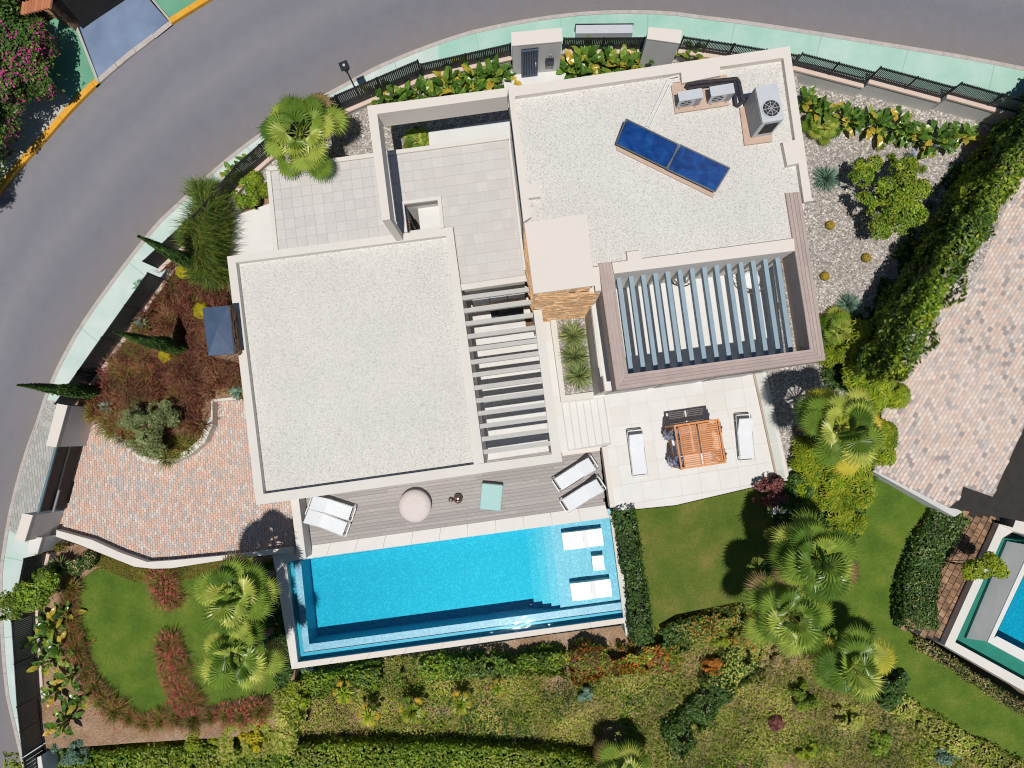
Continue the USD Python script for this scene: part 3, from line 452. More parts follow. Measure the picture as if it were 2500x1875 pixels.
# upper block
up_px = [(1241, 216), (1927, 115), (1982, 489), (1950, 494), (1941, 611), (1500, 667), (1471, 671), (1471, 706), (1447, 709), (1300, 640), (1278.5, 545)]
hp('wall', up_px, 5.62, -.6, M['plaster'], zp=6.0)
hp('roof_gravel', [(1250, 226), (1920, 128), (1972, 489), (1955, 600), (1480, 660), (1440, 690), (1290, 600), (1286, 540)], 5.76, 5.62, M['roofgravel'], zp=6.)
hp('parapet', [(1240, 214), (1928, 113), (1912.5, 141), (1257, 235)], ZU, 5.6, M['cap'])
hp('parapet', [(1928, 113), (1983, 490), (1963, 493), (1912.5, 141)], ZU, 5.6, M['cap'])
hp('parapet', [(1240, 214), (1257, 235), (1296.5, 530), (1278, 542)], ZU, 5.6, M['cap'])
hp('parapet', [(1494, 641), (1938, 582), (1941, 612), (1499, 668)], ZU, 5.6, M['cap'])
hp('parapet', [(1446, 653), (1462, 650), (1468, 709), (1454, 711)], ZU, 5.6, M['cap'])
hp('parapet_box', [(1661, 158), (1756, 145), (1760, 184), (1665, 203)], ZU+.004, 5.6, M['cap'])
hp('parapet_box', [(1911, 348), (1946, 340), (1952, 398), (1922, 404)], ZU+.004, 5.6, M['cap'])
hp('parapet_box', [(1284, 449), (1315, 445), (1320, 480), (1289, 484)], ZU+.004, 5.6, M['cap'])
hp('parapet_box', [(1530, 615), (1563, 610.5), (1568, 634), (1533, 638)], ZU+.004, 5.6, M['cap'])
for u in np.linspace(1248, 1272, 4):   # west windows on the terrace
    a = P(u, 280+(u-1248)*9.6, 5.0)
win = MB().bar(np.r_[P(1244, 262, ZU)-EX*.012, 4.3], np.r_[P(1275, 520, ZU)-EX*.012, 4.3], .03, 2.1).get(); part(hs, 'window', win, M['glassdark'])
# stone chimney block
col = [(1280, 544), (1431, 522), (1453, 697), (1303, 717)]
hp('stone_block_core', [(1284, 548), (1428, 527), (1449, 693), (1306, 712)], 6.2, -.6, M['stone'], zp=6.3)
hp('stone_block_cap', col, 6.3, 6.2, M['cap'])
def ledge(parent, a, b, z0, z1, seed, out, hmin=.035, hmax=.06, lmin=.12, lmax=.42, m=None, name='ledge_stone_facing'):
    """Thin stacked stones on the wall line a-b; out = which way they face."""
    rng = np.random.default_rng(seed); d = np.asarray(b)-a; L = np.linalg.norm(d); d = d/L; z = z0; mb = MB(); rz = math.atan2(d[1], d[0])
    while z < z1:
        h = min(rng.uniform(hmin, hmax), z1-z+.002); x = -rng.uniform(0, .2)
        while x < L:
            l = rng.uniform(lmin, lmax); x0, x1 = max(x, 0), min(x+l, L); t = rng.uniform(.03, .085)
            if x1-x0 > .02: c = np.asarray(a)+d*(x0+x1)/2+np.asarray(out)*t/2; mb.box((c[0], c[1], z+h/2), (x1-x0-.006, t, h-.005), rz)
            x += l
        z += h
    return part(parent, name, mb.get(), m or M['stone'], kind='stuff')
cw = PP(col, 6.3)
ledge(hs, cw[3]+EX*.05+EY*.06, P(1468, 708, ZU)+EY*.05, -.3, 5.62, 21, -EY)
ledge(hs, cw[3]+EX*.05+EY*.06, cw[2]-EX*.14+EY*.04, 5.62, 6.2, 22, -EY)
ledge(hs, cw[0]+EX*.06, cw[3]+EX*.06, -.3, 6.2, 23, -EX)
ledge(hs, cw[2]-EX*.1+EY*.02, P(1469, 708, ZU)+EX*.02+EY*.1, 3.0, 5.55, 24, EX)
# timber-clad frame and slats over the upper terrace
ZF, ZFB = 5.86, 4.66
fo = PP([(1461.6, 642), (1506, 951), (2015.7, 878), (1954.5, 468), (1917.6, 471)], ZF); fi = PP([(1494.5, 640), (1533, 912.5), (1979, 852.7), (1942, 600)], ZF)
fo[0] = P(1462, 643, ZF); fe = P(1917.6, 471, ZF)
fr = empty(hs, 'timber_frame')
def clad(a, b, c, d, n, seed):
    """One side of the frame: a core and n boards from edge a-b to edge c-d."""
    part(fr, 'frame_core', MB().prism([a, b, d, c] if Polygon([a, b, d, c]).exterior.is_ccw else [c, d, b, a], ZFB, ZF-.024).get(), M['clad'])
    rng = np.random.default_rng(seed)
    for k in range(n):
        p, q, r_, s_ = a+(c-a)*k/n, b+(d-b)*k/n, a+(c-a)*(k+1)/n, b+(d-b)*(k+1)/n
        w = np.linalg.norm(c-a)/n; e = (r_-p)/w*.007; e2 = (s_-q)/np.linalg.norm(s_-q)*.007; cuts = [0, rng.uniform(.25, .75), 1]
        for u0, u1 in zip(cuts[:-1], cuts[1:]):
            g0 = .002/np.linalg.norm(q-p); f = lambda m0, m1, t: m0+(m1-m0)*t
            poly = Polygon([f(p+e, q+e2, u0+g0), f(p+e, q+e2, u1-g0), f(r_-e, s_-e2, u1-g0), f(r_-e, s_-e2, u0+g0)])
            part(fr, 'board', MB().prism(poly, ZF-.024, ZF+rng.uniform(-.002, .002)).get(), M['clad'])
clad(fo[0], fo[1], fi[0], fi[1], 4, 1); clad(fo[1], fo[2], fi[1], fi[2], 4, 2); clad(fo[2], fo[3], fi[2], P(1942, 600, ZF)+(fe-P(1942, 600, ZF)), 4, 3)
for (a, b, out) in ((fo[0], fo[1], -1), (fi[2], fi[3], -1), (fo[1], fo[2], -2)):      # boards on the upright faces
    d = (b-a)/np.linalg.norm(b-a); n_ = -EX if out == -1 else -EY
    for k in range(8):
        z = ZFB+.02+k*.147; e = (a+b)/2+n_*.011
        part(fr, 'side_board', MB().bar(np.r_[a+n_*.009, z+.07], np.r_[b+n_*.009, z+.07], .018, .138).get(), M['clad'])
for i in range(14):
    a, b = P3(1511.1+29.73*i, 679.3-4.23*i, 5.1), P3(1541.7+29.94*i, 912.6-4.18*i, 5.1)
    part(hs, 'sun_slat', MB().bar(a-[0, 0, .14]+np.r_[EY*.3, 0], b-[0, 0, .14]-np.r_[EY*.25, 0], .155, .28).get(), M['slat'])
# lower storey under the upper terrace
l0_, l1_ = P(1428, 773, .4), P(1449, 955, .4); ld = (l1_-l0_)/np.linalg.norm(l1_-l0_)
f3 = [l0_-ld*1.0, l1_+ld*(((fo[1]+EY*.12-l1_) @ ld)), P(1915, 880, 3.0)+0*EX, P(1884, 625, 3.0)]
f3[2] = f3[1]+EX*((f3[2]-f3[1]) @ EX)
part(hs, 'wall', MB().prism([f3[0]+EY*.5, f3[1], f3[2], f3[3]+EY*.5], -.3, 2.98).get(), M['plaster'])
part(hs, 'upper_terrace_floor', MB().prism([f3[0]+EX*.12, f3[1]+EY*.02+EX*.12, f3[2]+EY*.02, f3[3]+EY*.5], 2.98, 3.03).get(), M['slab'])
part(hs, 'terrace_upstand', MB().prism([f3[0], f3[1], f3[1]+EX*.12, f3[0]+EX*.12], 2.98, 3.2).get(), M['capw'])
for k in range(3):
    a = f3[1]+EX*(.5+k*2.1)-EY*.012; part(hs, 'window', MB().bar(np.r_[a, 1.25], np.r_[a+EX*1.8, 1.25], .03, 2.4).get(), M['glassdark'])
for k in range(10): part(hs, 'side_board', MB().bar(np.r_[f3[1]-EX*.03-EY*.05, 3.22+.14*k+.065], np.r_[f3[1]-EX*.03+EY*.5, 3.22+.14*k+.065], .04, .13).get(), M['clad'])
part(hs, 'balustrade_glass', MB().bar(np.r_[f3[2]-EX*.05+EY*.05, 3.55], np.r_[f3[3]-EX*.05+EY*.4, 3.55], .02, 1.0).get(), M['pane'])
part(hs, 'balustrade_rail', MB().bar(np.r_[f3[2]-EX*.05+EY*.05, 3.06], np.r_[f3[3]-EX*.05+EY*.4, 3.06], .06, .06).get(), M['whitemetal'])
# metal-capped stone flue on the west wall
body = PP([(503, 757), (551, 750), (564, 858), (514, 864)], 4.15)
fl = empty(hs, 'stone_flue'); part(fl, 'flue_core', MB().prism(body, -.2, 4.16).get(), M['stonedark'])
for k in (1, 2, 3): a, b = body[k-1 if k != 3 else 2], body[k if k != 3 else 3]
cc = body.mean(0)
for k in range(4):
    a, b = body[k], body[(k+1) % 4]; d = (b-a)/np.linalg.norm(b-a); n_ = np.array([d[1], -d[0]]); n_ = n_ if n_ @ ((a+b)/2-cc) > 0 else -n_
    ledge(fl, a-d*.03, b+d*.03, 2.6 if k == 1 else -.1, 4.14, 31+k, n_, .07, .13, .15, .35, M['stonedark'])
cp4 = PP([(494, 752), (558, 746), (571, 864), (508.5, 868)], 4.25); m4 = cp4.mean(0)
v = np.vstack([np.c_[cp4, np.full(4, 4.14)], np.c_[cp4, np.full(4, 4.25)], [[*m4, 4.38]]])
part(fl, 'flue_cap', trimesh.Trimesh(v, [(0, 1, 5), (0, 5, 4), (1, 2, 6), (1, 6, 5), (2, 3, 7), (2, 7, 6), (3, 0, 4), (3, 4, 7), (4, 5, 8), (5, 6, 8), (6, 7, 8), (7, 4, 8), (0, 2, 1), (0, 3, 2)], process=False), M['slate'])
# ---------------------------------------------------------------- patio, deck, steps, pool
pat = Polygon(PP([(1110, 690), (1300, 660), (1440, 760), (1450, 960), (1505, 945), (1838, 905), (1897, 1175), (1650, 1233), (1502, 1248), (1470, 1092), (1365, 1105), (1345, 1100), (1180, 1125)], 0)).buffer(0)
pt = struct('patio', sheet(pat, flat(-.014), 1.5, 1.2), M['grout'])
tiles(pt, pat, 0, (.83, .83), .003, lambda a, b, r: M['slabwarm'] if (math.sin(a*12.9+b*78.2)*43758) % 1 < .2 else M['slab'], 8, ang=math.radians(8.8), origin=P(1565, 1177, 0), name='patio_slab')
struct('patio_kerb', MB().prism(PP([(1469.6, 1091), (1483, 1089), (1502, 1238), (1490, 1240)], .08), -.7, .08).get(), M['cap'])
struct('patio_edge', MB().prism(PP([(1838, 905), (1868, 900), (1928, 1172), (1897, 1176)], 0), -.8, .02).get(), M['slabwarm'])
ga_, gb_ = P(1850, 906, .6), P(1908, 1172, .6); gf = thing('glass_fence', 'frameless clear glass fence along the east edge of the white patio', 'glass fence', (*ga_, .02), math.atan2(*(gb_-ga_)[::-1])); gl = np.linalg.norm(gb_-ga_)
for k in range(3): part(gf, 'glass_panel', MB().box(((k+.5)*gl/3, 0, .56), (gl/3-.03, .02, 1.0)).get(), M['pane'])
part(gf, 'base_rail', MB().box((gl/2, 0, .04), (gl, .07, .08)).get(), M['padc'])
struct('walk_base', prism([(1370, 986), (1476, 970), (1492, 1086), (1387, 1101)], .012, -.2), M['grout'])
for k in range(6):   # the pale boarded walk
    o, e = P(1372+17*k, 985-2.5*k, .03), P(1388+17*k, 1099-3*k, .03); d = np.array([P(1388.6+17*k, 982.7-2.5*k, .03)-o, P(1404.6+17*k, 1096.5-3*k, .03)-e])
    struct('walk_board', MB().prism(Polygon([o, e, e+d[1], o+d[0]]).buffer(-.014), -.2, .03).get(), M['slab'])
struct('walk_step', prism([(1372, 1104), (1464, 1090), (1465.5, 1100), (1373, 1113)], -.28, -.8), M['cap'])
plr = thing('planter', 'long white rendered planter of gravel with three spiky yuccas', 'planter')
part(plr, 'planter_wall', prism([(1343, 782), (1358, 780), (1380, 965), (1370, 982)], .42, -.2), M['capw']); part(plr, 'planter_wall', prism([(1370, 982), (1380, 965), (1449, 956), (1450, 972)], .42, -.2), M['capw'])
part(plr, 'planter_gravel', prism([(1356, 775), (1440, 764), (1462, 961), (1379, 972)], .33, -.2), M['gravel'])
deckp = Polygon(PP([(726.8, 1219), (740.7, 1334), (1478, 1232.4), (1464, 1099.6), (1372, 1111.6), (1374, 1090), (726, 1180)], ZD))
dk = struct('pool_deck', sheet(deckp, flat(ZD-.03), 1., .5), M['void'])
rng = np.random.default_rng(6); o = P(740.7, 1334, ZD); W = .152; dang = HA+.002; dx, dy = np.array([math.cos(dang), math.sin(dang)]), np.array([-math.sin(dang), math.cos(dang)])
for r in range(19):
    x = -1.
    while x < 15:
        l = rng.uniform(2.2, 4.); s = Polygon([o+dx*x+dy*(r*W+.003), o+dx*(x+l-.004)+dy*(r*W+.003), o+dx*(x+l-.004)+dy*((r+1)*W-.004), o+dx*x+dy*((r+1)*W-.004)]).intersection(deckp)
        if not s.is_empty and s.geom_type == 'Polygon' and s.area > .01: part(dk, 'deck_board', MB().prism(s, ZD-.028, ZD+rng.uniform(-.001, .001)).get(), M['deck'])
        x += l
dwl = top('deck_wall', MB().prism(PP([(709, 1218), (729, 1216), (747, 1362), (727, 1366)], .25), -1., .25).get(), M['capw'], 'low white wall between the brick driveway and the pool deck', 'wall')
pool = struct('swimming_pool', MB().prism(PP([(680, 1370), (1500, 1262), (1528, 1515), (718, 1628)], -.6), -2.75, -2.35).get(), M['pooltile'])
zq = ZD
def wp(name, pts, z1, z0, m, zp=None): return part(pool, name, prism(pts, z1, z0, zp), m)
PL = ZW
wp('pool_wall', [(716, 1371.5), (733, 1369), (754, 1573.7), (740, 1595.7)], -.72, -2.4, M['pooltile'], ZW)
wp('pool_wall', [(740, 1595.7), (754, 1573.7), (1521, 1471), (1525, 1490)], -.72, -2.4, M['pooltile'], ZW)
wp('pool_wall', [(690, 1374), (727, 1368.5), (1505, 1262), (1503, 1240), (690, 1350)], -.67, -2.4, M['pooltile'], ZW)
wp('pool_floor', [(720, 1360), (1310, 1285), (1330, 1485), (740, 1585)], -1.95, -2.3, M['pooltile'])
for k, (a, b, z) in enumerate((((1342, 1281), (1369, 1488), -.95), ((1323, 1283), (1348, 1490), -1.15), ((1303.5, 1286), (1326.6, 1490), -1.4), ((1285, 1289), (1305.4, 1490), -1.65))):
    wp('pool_step' if k else 'sun_shelf', [a, (1510, 1255) if not k else prev[0], (1545, 1488) if not k else prev[1], b], z, -2.34, M['pooltile'], z); prev = (a, b)
wp('channel_floor', [(695, 1372), (720, 1368), (744, 1588), (1532, 1484), (1536, 1515), (720, 1632)], -1.0, -2.34, M['pooldark'], -.9)
wp('channel_wall', [(692, 1370), (699.5, 1374), (727.5, 1617.5), (1529, 1507), (1531.5, 1516), (717, 1628)], -.75, -2.4, M['pooldark'], -.66)
wp('east_wall', [(1489, 1258), (1512, 1256), (1545, 1548), (1528, 1552)], -.58, -2.6, M['capw'])
def slabs(pts, z1, z0, n, name='coping_slab', m=None):
    a, b, c, d = PP(pts, z1)
    for k in range(n):
        t0, t1 = k/n+.0004, (k+1)/n-.0004; part(pool, name, MB().prism(Polygon([a+(b-a)*t0, a+(b-a)*t1, d+(c-d)*t1, d+(c-d)*t0]), z0, z1).get(), m or M['slabwarm'])
slabs([(741, 1334.5), (1478, 1232.8), (1488, 1264), (728, 1366)], ZD, ZD-.12, 11)
slabs([(665.5, 1356.5), (728, 1348), (728, 1366), (699, 1374)], ZD-.002, ZD-.12, 1)
slabs([(665.5, 1356.5), (699, 1374), (727, 1617), (712, 1634)], ZD-.004, -2.6, 1)
slabs([(712, 1634), (1535, 1520), (1529, 1507.5), (727, 1617)], ZD, ZD-.1, 9, m=M['cap'])
part(pool, 'pool_outer_wall', prism([(712.4, 1633.2), (1534.5, 1519.2), (1531, 1512), (724, 1621)], ZD-.1, -3., ZD), M['plaster'])
# the water: the basin, and the lower channel that catches its overflow
wa = MB().prism(Polygon(PP([(717, 1373), (1300, 1290), (1500, 1263), (1534, 1471), (1526.5, 1489), (741, 1594)], ZW)), -2.36, ZW).get()
part(pool, 'water', wa, M['water'])
wch = MB().prism(Polygon(PP([(697, 1376), (714, 1374), (738.5, 1598), (1526, 1492), (1529, 1508), (725, 1618)], -.76)), -1.05, -.76).get()
part(pool, 'channel_water', wch, M['water'])
# ---------------------------------------------------------------- walls, gates, fences
def fence(a, b, h, label, n, wall=.3, wlow=1.6, lean=0., zf=zr, mid=None, m='dark', pw=None):
    """Vertical pickets between two rails on a low coped wall; a, b are photograph points on the wall's coping."""
    zt = up(zf, .35); pa, pb = P(*a, zt), P(*b, zt); za, zb = zt(pa[1]), zt(pb[1]); t = thing('railing_fence', label, 'fence', (*pa, za), 0, None)
    pw = pw or .86*np.linalg.norm(pb-pa)/n; A, B = np.zeros(3), np.array([*(pb-pa), zb-za]); d = B[:2]/np.linalg.norm(B[:2]); w = np.array([-d[1], d[0], 0])
    part(t, 'wall_base', MB().bar(A-[0, 0, .09+wlow/2], B-[0, 0, .09+wlow/2], .26, wlow, upv=(0, 0, 1)).get(), M['retain']); part(t, 'wall_coping', MB().bar(A-[0, 0, .045], B-[0, 0, .045], .34, .09).get(), M['pinkcap'])
    for z in (.12, h-.1): part(t, 'rail', MB().bar(A+[0, 0, z], B+[0, 0, z], .05, .045).get(), M[m])
    for k in range(n):
        c = A+(B-A)*(k+.5)/n; part(t, 'picket', MB().bar(c+[0, 0, .03], c+[0, 0, h], pw, .03, upv=w).get(), M[m])
    for k in (0, .5, 1): part(t, 'post', MB().bar(A+(B-A)*k, A+(B-A)*k+[0, 0, h+.02], .05, .05, upv=w).get(), M[m])
    return t
fence((140, 2010), (110, 1818), 1.35, 'dark railing fence running off the bottom left corner of the picture', 22)
fence((109, 1812), (96, 1698), 1.35, 'dark railing fence beside the bare soil with paddle leaved plants, southern length', 28)
fence((96, 1696), (83, 1497), 1.35, 'dark railing fence west of the curved lawn, middle length', 44)
fence((83, 1495), (112, 1351), 1.35, 'dark railing fence west of the lawn, ending at the small gate pier', 32)
fence((182, 989), (291, 835), 1.3, 'dark railing fence beside the red grass bed, next to the sliding gate wall', 46)
fence((293, 833), (400, 683), 1.3, 'dark railing fence beside the red grass bed, upper length', 46)
fence((386, 654), (505, 545), 1.2, 'dark railing fence behind the feathery green shrub', 38)
fence((506, 543), (599, 433), 1.15, 'dark railing fence half hidden by yellow green plants below the big roadside palm', 36)
fence((601, 430), (714, 331), 1.15, 'dark railing fence half hidden under the crown of the big roadside palm', 38)
fence((716, 329), (836, 269), 1.2, 'dark railing fence just right of the big roadside palm', 32)
fence((838, 268), (1031, 186), 1.25, 'dark railing fence by the garden lamp', 46)
fence((1034, 184), (1247, 136), .9, 'dark railing fence just west of the entrance gate wall', 48)
fence((1374, 121), (1566, 120), .85, 'dark railing fence between the two gate walls with a pale plate behind it', 44)
fence((1657, 119), (1776, 137), .9, 'dark railing fence east of the right gate wall', 34, wlow=1.3, pw=.035)
fence((1778, 137), (1930, 163), .9, 'dark railing fence half hidden by the roof corner', 40, wlow=1.3, pw=.035)
fence((1937, 160), (2110, 205), .95, 'dark railing fence on the stepped wall right of the roof corner', 46, wlow=1.7, zf=up(zr, -.1), pw=.032)
fence((2122, 193), (2297, 240), .95, 'dark railing fence on the middle step of the grey retaining wall', 46, wlow=1.9, zf=up(zr, .05), pw=.032)
fence((2313, 230), (2510, 285), .95, 'dark railing fence on the last step of the retaining wall, by the tall hedge', 50, wlow=2.0, zf=up(zr, .2), pw=.032)
def gwall(name, label, px, z1, z0, cap='cap', cat='wall', t=.06):
    w = PP(px, z1); th = thing(name, label, cat, (*w.mean(0), z0)); p = w-w.mean(0); po = Polygon(p).buffer(0)
    part(th, 'wall_body', MB().prism(po.buffer(-.015, join_style=2), 0, z1-z0-t).get(), M['retain']); part(th, 'wall_cap', MB().prism(po, z1-z0-t, z1-z0).get(), M[cap]); return th, w.mean(0)
gw, gc = gwall('gate_wall', 'cream capped entrance wall holding the dark pedestrian gate', [(1247.5, 79), (1372, 67.5), (1373, 101), (1249.5, 112)], 4.2, 1.7)
# the pedestrian gate hangs on the south side of its wall
ga = P(1272, 119, 4.0); s = P(1314, 114, 4.0)-ga; wd = np.linalg.norm(s); s /= wd; so = np.array([s[1], -s[0]])
pg = thing('pedestrian_gate', 'dark grey barred pedestrian gate with a handle in the entrance wall', 'gate', (*(ga+so*.05), 2.02), math.atan2(s[1], s[0]))
part(pg, 'gate_backing', MB().box((wd/2, .02, .98), (wd, .03, 1.96)).get(), M['void'])
for x in (.03, wd-.03): part(pg, 'frame_post', MB().box((x, -.04, .98), (.06, .06, 1.98)).get(), M['slate'])
for z in (.04, 1.94): part(pg, 'frame_rail', MB().box((wd/2, -.045, z), (wd-.12, .06, .06)).get(), M['slate'])
for k in range(8): part(pg, 'bar', MB().box((.1+k*(wd-.2)/7, -.045, .99), (.04, .04, 1.84)).get(), M['slate'])
part(pg, 'handle', MB().box((wd-.1, -.11, 1.0), (.03, .06, .2)).get(), M['whitemetal'])
q0 = PP([(1249.5, 112), (1373, 101)], 4.2); wl = lambda x: q0[0][1]+(x-q0[0][0])*(q0[1][1]-q0[0][1])/(q0[1][0]-q0[0][0])
xm = P(1342, 138, 3.1)[0]; xw = P(1345, 117, 3.6)[0]
ml = thing('mail_box', 'small dark metal mail box on the entrance wall', 'mail box', (xm, wl(xm)-.08, 2.75), HA-.07)
part(ml, 'box', MB().box((0, 0, .18), (.34, .15, .34)).get(), M['dark']); part(ml, 'flap', MB().box((0, -.085, .26), (.26, .015, .05)).get(), M['slate'])
lp = thing('wall_lamp', 'slim wall lamp right of the pedestrian gate', 'lamp', (xw, wl(xw)-.05, 3.3), 0)
part(lp, 'bracket', MB().box((0, 0, .1), (.06, .08, .06)).get(), M['dark']); part(lp, 'shade', MB().lathe([(0, 0), (.045, 0), (.045, .24), (0, .24)], (0, -.06, 0), 10).get(), M['acgrey'])
gwall('gate_wall', 'cream capped wall block on the right of the roadside railing, behind paddle leaved plants', [(1583, 65.6), (1665.6, 73.5), (1661, 105.7), (1579, 94.5)], 4.2, 1.5)
gwall('gate_wall', 'cream topped wall north of the sliding gate', [(139, 985), (165, 990), (137, 1092), (112, 1088)], 1.4, -.8)
gwall('gate_wall', 'cream topped pier south of the sliding gate', [(55, 1253.5), (80, 1258), (60, 1323), (36, 1317)], 1.4, -.9)
gwall('gate_wall', 'low pale pier at the corner beside the railing fence', [(71, 1312), (103, 1312.5), (91, 1353), (67, 1348)], .7, -1.0, 'slabwarm')
gwall('garden_wall', 'low wall end at the bottom left corner by the street', [(84, 1852), (100, 1845), (108, 1900), (90, 1910)], -.6, -2., 'slabwarm')
for n_, lab, px in (('driveway_wall', 'low white kinked wall between the brick driveway and the lower lawn', [(133, 1293), (224, 1318), (293, 1349), (359, 1372), (420, 1368), (579, 1353), (712, 1336), (714, 1350), (579, 1362), (420, 1387), (374, 1388.5), (328, 1383.5), (247, 1351), (189, 1328), (125, 1306)]),):
    w = PP(px, -.2); th = thing(n_, lab, 'wall'); part(th, 'wall_body', MB().prism(Polygon(w).buffer(-.01), -1.4, -.25).get(), M['plaster']); part(th, 'wall_cap', MB().prism(Polygon(w), -.25, -.2).get(), M['capw'])
pb_ = LineString(PP([(516, 972), (516, 1036), (499, 1075), (464, 1105), (410, 1129), (359, 1121), (332, 1101), (285, 1063), (247, 1036)], -.25)).buffer(.13)
th = thing('planter_wall', 'low curved white wall edging the red grass bed on the driveway', 'wall'); part(th, 'wall_body', MB().prism(pb_, -.8, -.08).get(), M['capw'])
part(th, 'wall_end', prism([(512, 968), (575, 962), (576, 976), (513, 981)], -.15, -.8), M['capw'])
# sliding car gate
a, b = P(201, 1089, ZD), P(160, 1241, ZD); L = np.linalg.norm(b-a)
sg = thing('sliding_gate', 'dark sliding car gate of close vertical bars with a grey top rail', 'gate', (*a, ZD), math.atan2(*(b-a)[::-1]))
for z, nm, mm in ((1.72, 'top_rail', 'teal'), (.05, 'bottom_rail', 'darkbrown')): part(sg, nm, MB().box((L/2, 0, z), (L, .09, .08)).get(), M[mm])
part(sg, 'mid_rail', MB().box((L/2, .05, .9), (L, .05, .07)).get(), M['dark'])
for k in range(58): part(sg, 'bar', MB().box((.05+k*(L-.1)/57, 0, .88), (.038, .05, 1.6)).get(), M['darkbrown'])
part(sg, 'backing_sheet', MB().box((L/2, -.05, .88), (L-.04, .012, 1.6)).get(), M['void'])
part(sg, 'gate_drive', MB().box((L-.45, .12, .95), (.95, .06, .07)).get(), M['acgrey'])
# garden lamp
bp = P3(887, 256, 1.6); lp = thing('garden_lamp', 'black garden lamp on a thin pole leaning over the railing', 'lamp', bp)
part(lp, 'pole', MB().tube([(0, 0, 0), (0, 0, 2.85)], .032, 8).get(), M['dark']); part(lp, 'lantern', MB().lathe([(0, 2.8), (.1, 2.8), (.19, 3.1), (.2, 3.12), (0, 3.12)], sides=4).get(), M['dark']); part(lp, 'lantern_top', MB().box((0, 0, 3.14), (.34, .34, .04), .4).get(), M['dark']); part(lp, 'cap_knob', MB().lathe([(0, 3.16), (.05, 3.16), (.05, 3.2), (0, 3.2)], sides=10).get(), M['acwhite'])
pl = thing('street_plate', 'long pale grey panel lying beyond the railing between the gate walls', 'panel', P3(1472, 88, up(zr, .12)), 0)
part(pl, 'panel_face', MB().box((0, 0, .25), (2.3, .35, .5), 0).get(), M['acwhite']); part(pl, 'panel_frame', MB().box((0, .19, .27), (2.36, .03, .56)).get(), M['dark'])
# ---------------------------------------------------------------- things on the roofs
pad1 = top('equipment_plinth', prism([(1639, 209), (1655, 196), (1775, 182), (1780, 256), (1649, 276)], 5.85, 5.7), M['padc'], 'beige plinth under the two small air conditioners', 'plinth')
pad2 = top('equipment_plinth', prism([(1806, 262), (1818, 354), (1886, 345), (1880, 252)], 5.85, 5.7), M['padc'], 'beige plinth under the big heat pump', 'plinth')
def acunit(px, label):
    w = PP(px, 6.43); c = w.mean(0); e = w[1]-w[0]; L_ = np.linalg.norm(e); D_ = np.linalg.norm(w[3]-w[0]); t = thing('air_conditioner', label, 'air conditioner', (*c, 5.85), math.atan2(e[1], e[0]), 'small condensers on the roof')
    part(t, 'casing', MB().box((0, 0, .3), (L_, D_, .5)).get(), M['acwhite']); part(t, 'lid', MB().box((0, 0, .566), (L_+.02, D_+.02, .03)).get(), M['acwhite']); part(t, 'fan_opening', MB().tube([(-.12, -D_/2-.004, .3), (-.12, -D_/2+.01, .3)], .2, 20).get(), M['void'])
    part(t, 'fan_grille', MB().box((-.12, -D_/2-.01, .3), (.4, .008, .02)).box((-.12, -D_/2-.01, .3), (.02, .008, .4)).box((-.12, -D_/2-.01, .42), (.3, .008, .012)).box((-.12, -D_/2-.01, .18), (.3, .008, .012)).get(), M['acwhite'])
    part(t, 'panel', MB().box((L_/2-.12, -D_/2-.006, .3), (.2, .01, .46)).get(), M['acgrey'])
    for k in range(5): part(t, 'side_fin', MB().box((-L_/2-.006, -D_/2+.05+k*(D_-.1)/4, .3), (.012, .02, .44)).get(), M['void'])
    for x in (-.3, .25): part(t, 'foot', MB().box((x, -D_/2+.02, .025), (.06, .14, .05)).get(), M['acgrey'])
acunit([(1656, 225), (1713, 216), (1714.7, 236.5), (1659.4, 247)], 'small white air conditioner nearer the white pipes, left one on the beige plinth')
acunit([(1733.5, 212), (1790, 203), (1793, 226.7), (1736.7, 235)], 'small white air conditioner in the bend of the black pipe')
w = PP([(1847.4, 210.5), (1900, 201.5), (1911.7, 292.7), (1858.8, 300)], 7.08); c = w.mean(0); e = w[1]-w[0]; L_, D_ = np.linalg.norm(e), np.linalg.norm(w[3]-w[0])
hpu = thing('heat_pump', 'tall grey heat pump with a round fan grille on top at the roof corner', 'heat pump', (*c, 5.85), math.atan2(e[1], e[0]))
part(hpu, 'casing', MB().box((0, 0, .61), (L_-.02, D_-.02, 1.18)).get(), M['acwhite']); part(hpu, 'top_plate', MB().box((0, 0, 1.215), (L_, D_, .03)).get(), M['acwhite'])
part(hpu, 'side_panel', MB().box((-L_/2-.004, -D_*.2, .6), (.02, D_*.55, 1.14)).get(), M['acgrey']); part(hpu, 'side_panel', MB().box((-L_/2-.004, D_*.3, .6), (.02, D_*.36, 1.14)).get(), M['acgrey'])
fy = -D_*.16; part(hpu, 'fan_well', MB().tube([(0, fy, 1.2), (0, fy, 1.236)], .3, 28).get(), M['void'])
part(hpu, 'fan_ring', MB().lathe([(.285, 1.236), (.32, 1.236), (.32, 1.27), (.285, 1.27), (.285, 1.236)], (0, fy, 0), 28).get(), M['acwhite'])
fb_ = MB()
for k in range(5):
    an = k*2*math.pi/5; fb_.add(np.array([(0, fy, 1.239), (.25*math.cos(an), fy+.25*math.sin(an), 1.239), (.25*math.cos(an+.7), fy+.25*math.sin(an+.7), 1.248)]), [(0, 1, 2)])
part(hpu, 'fan_blade', fb_.get(), M['foam'])
gr = MB()
for k in range(4): an = k*math.pi/4; dx_ = np.array([math.cos(an), math.sin(an), 0])*.3; gr.bar(np.array([0, fy, 1.262])-dx_, np.array([0, fy, 1.262])+dx_, .014, .01)
for r_ in (.1, .2): gr.tube([(r_*math.cos(t), fy+r_*math.sin(t), 1.262) for t in np.linspace(0, 2*math.pi, 25)], .006, 4, cap=False)
part(hpu, 'fan_grille', gr.get(), M['acwhite'])
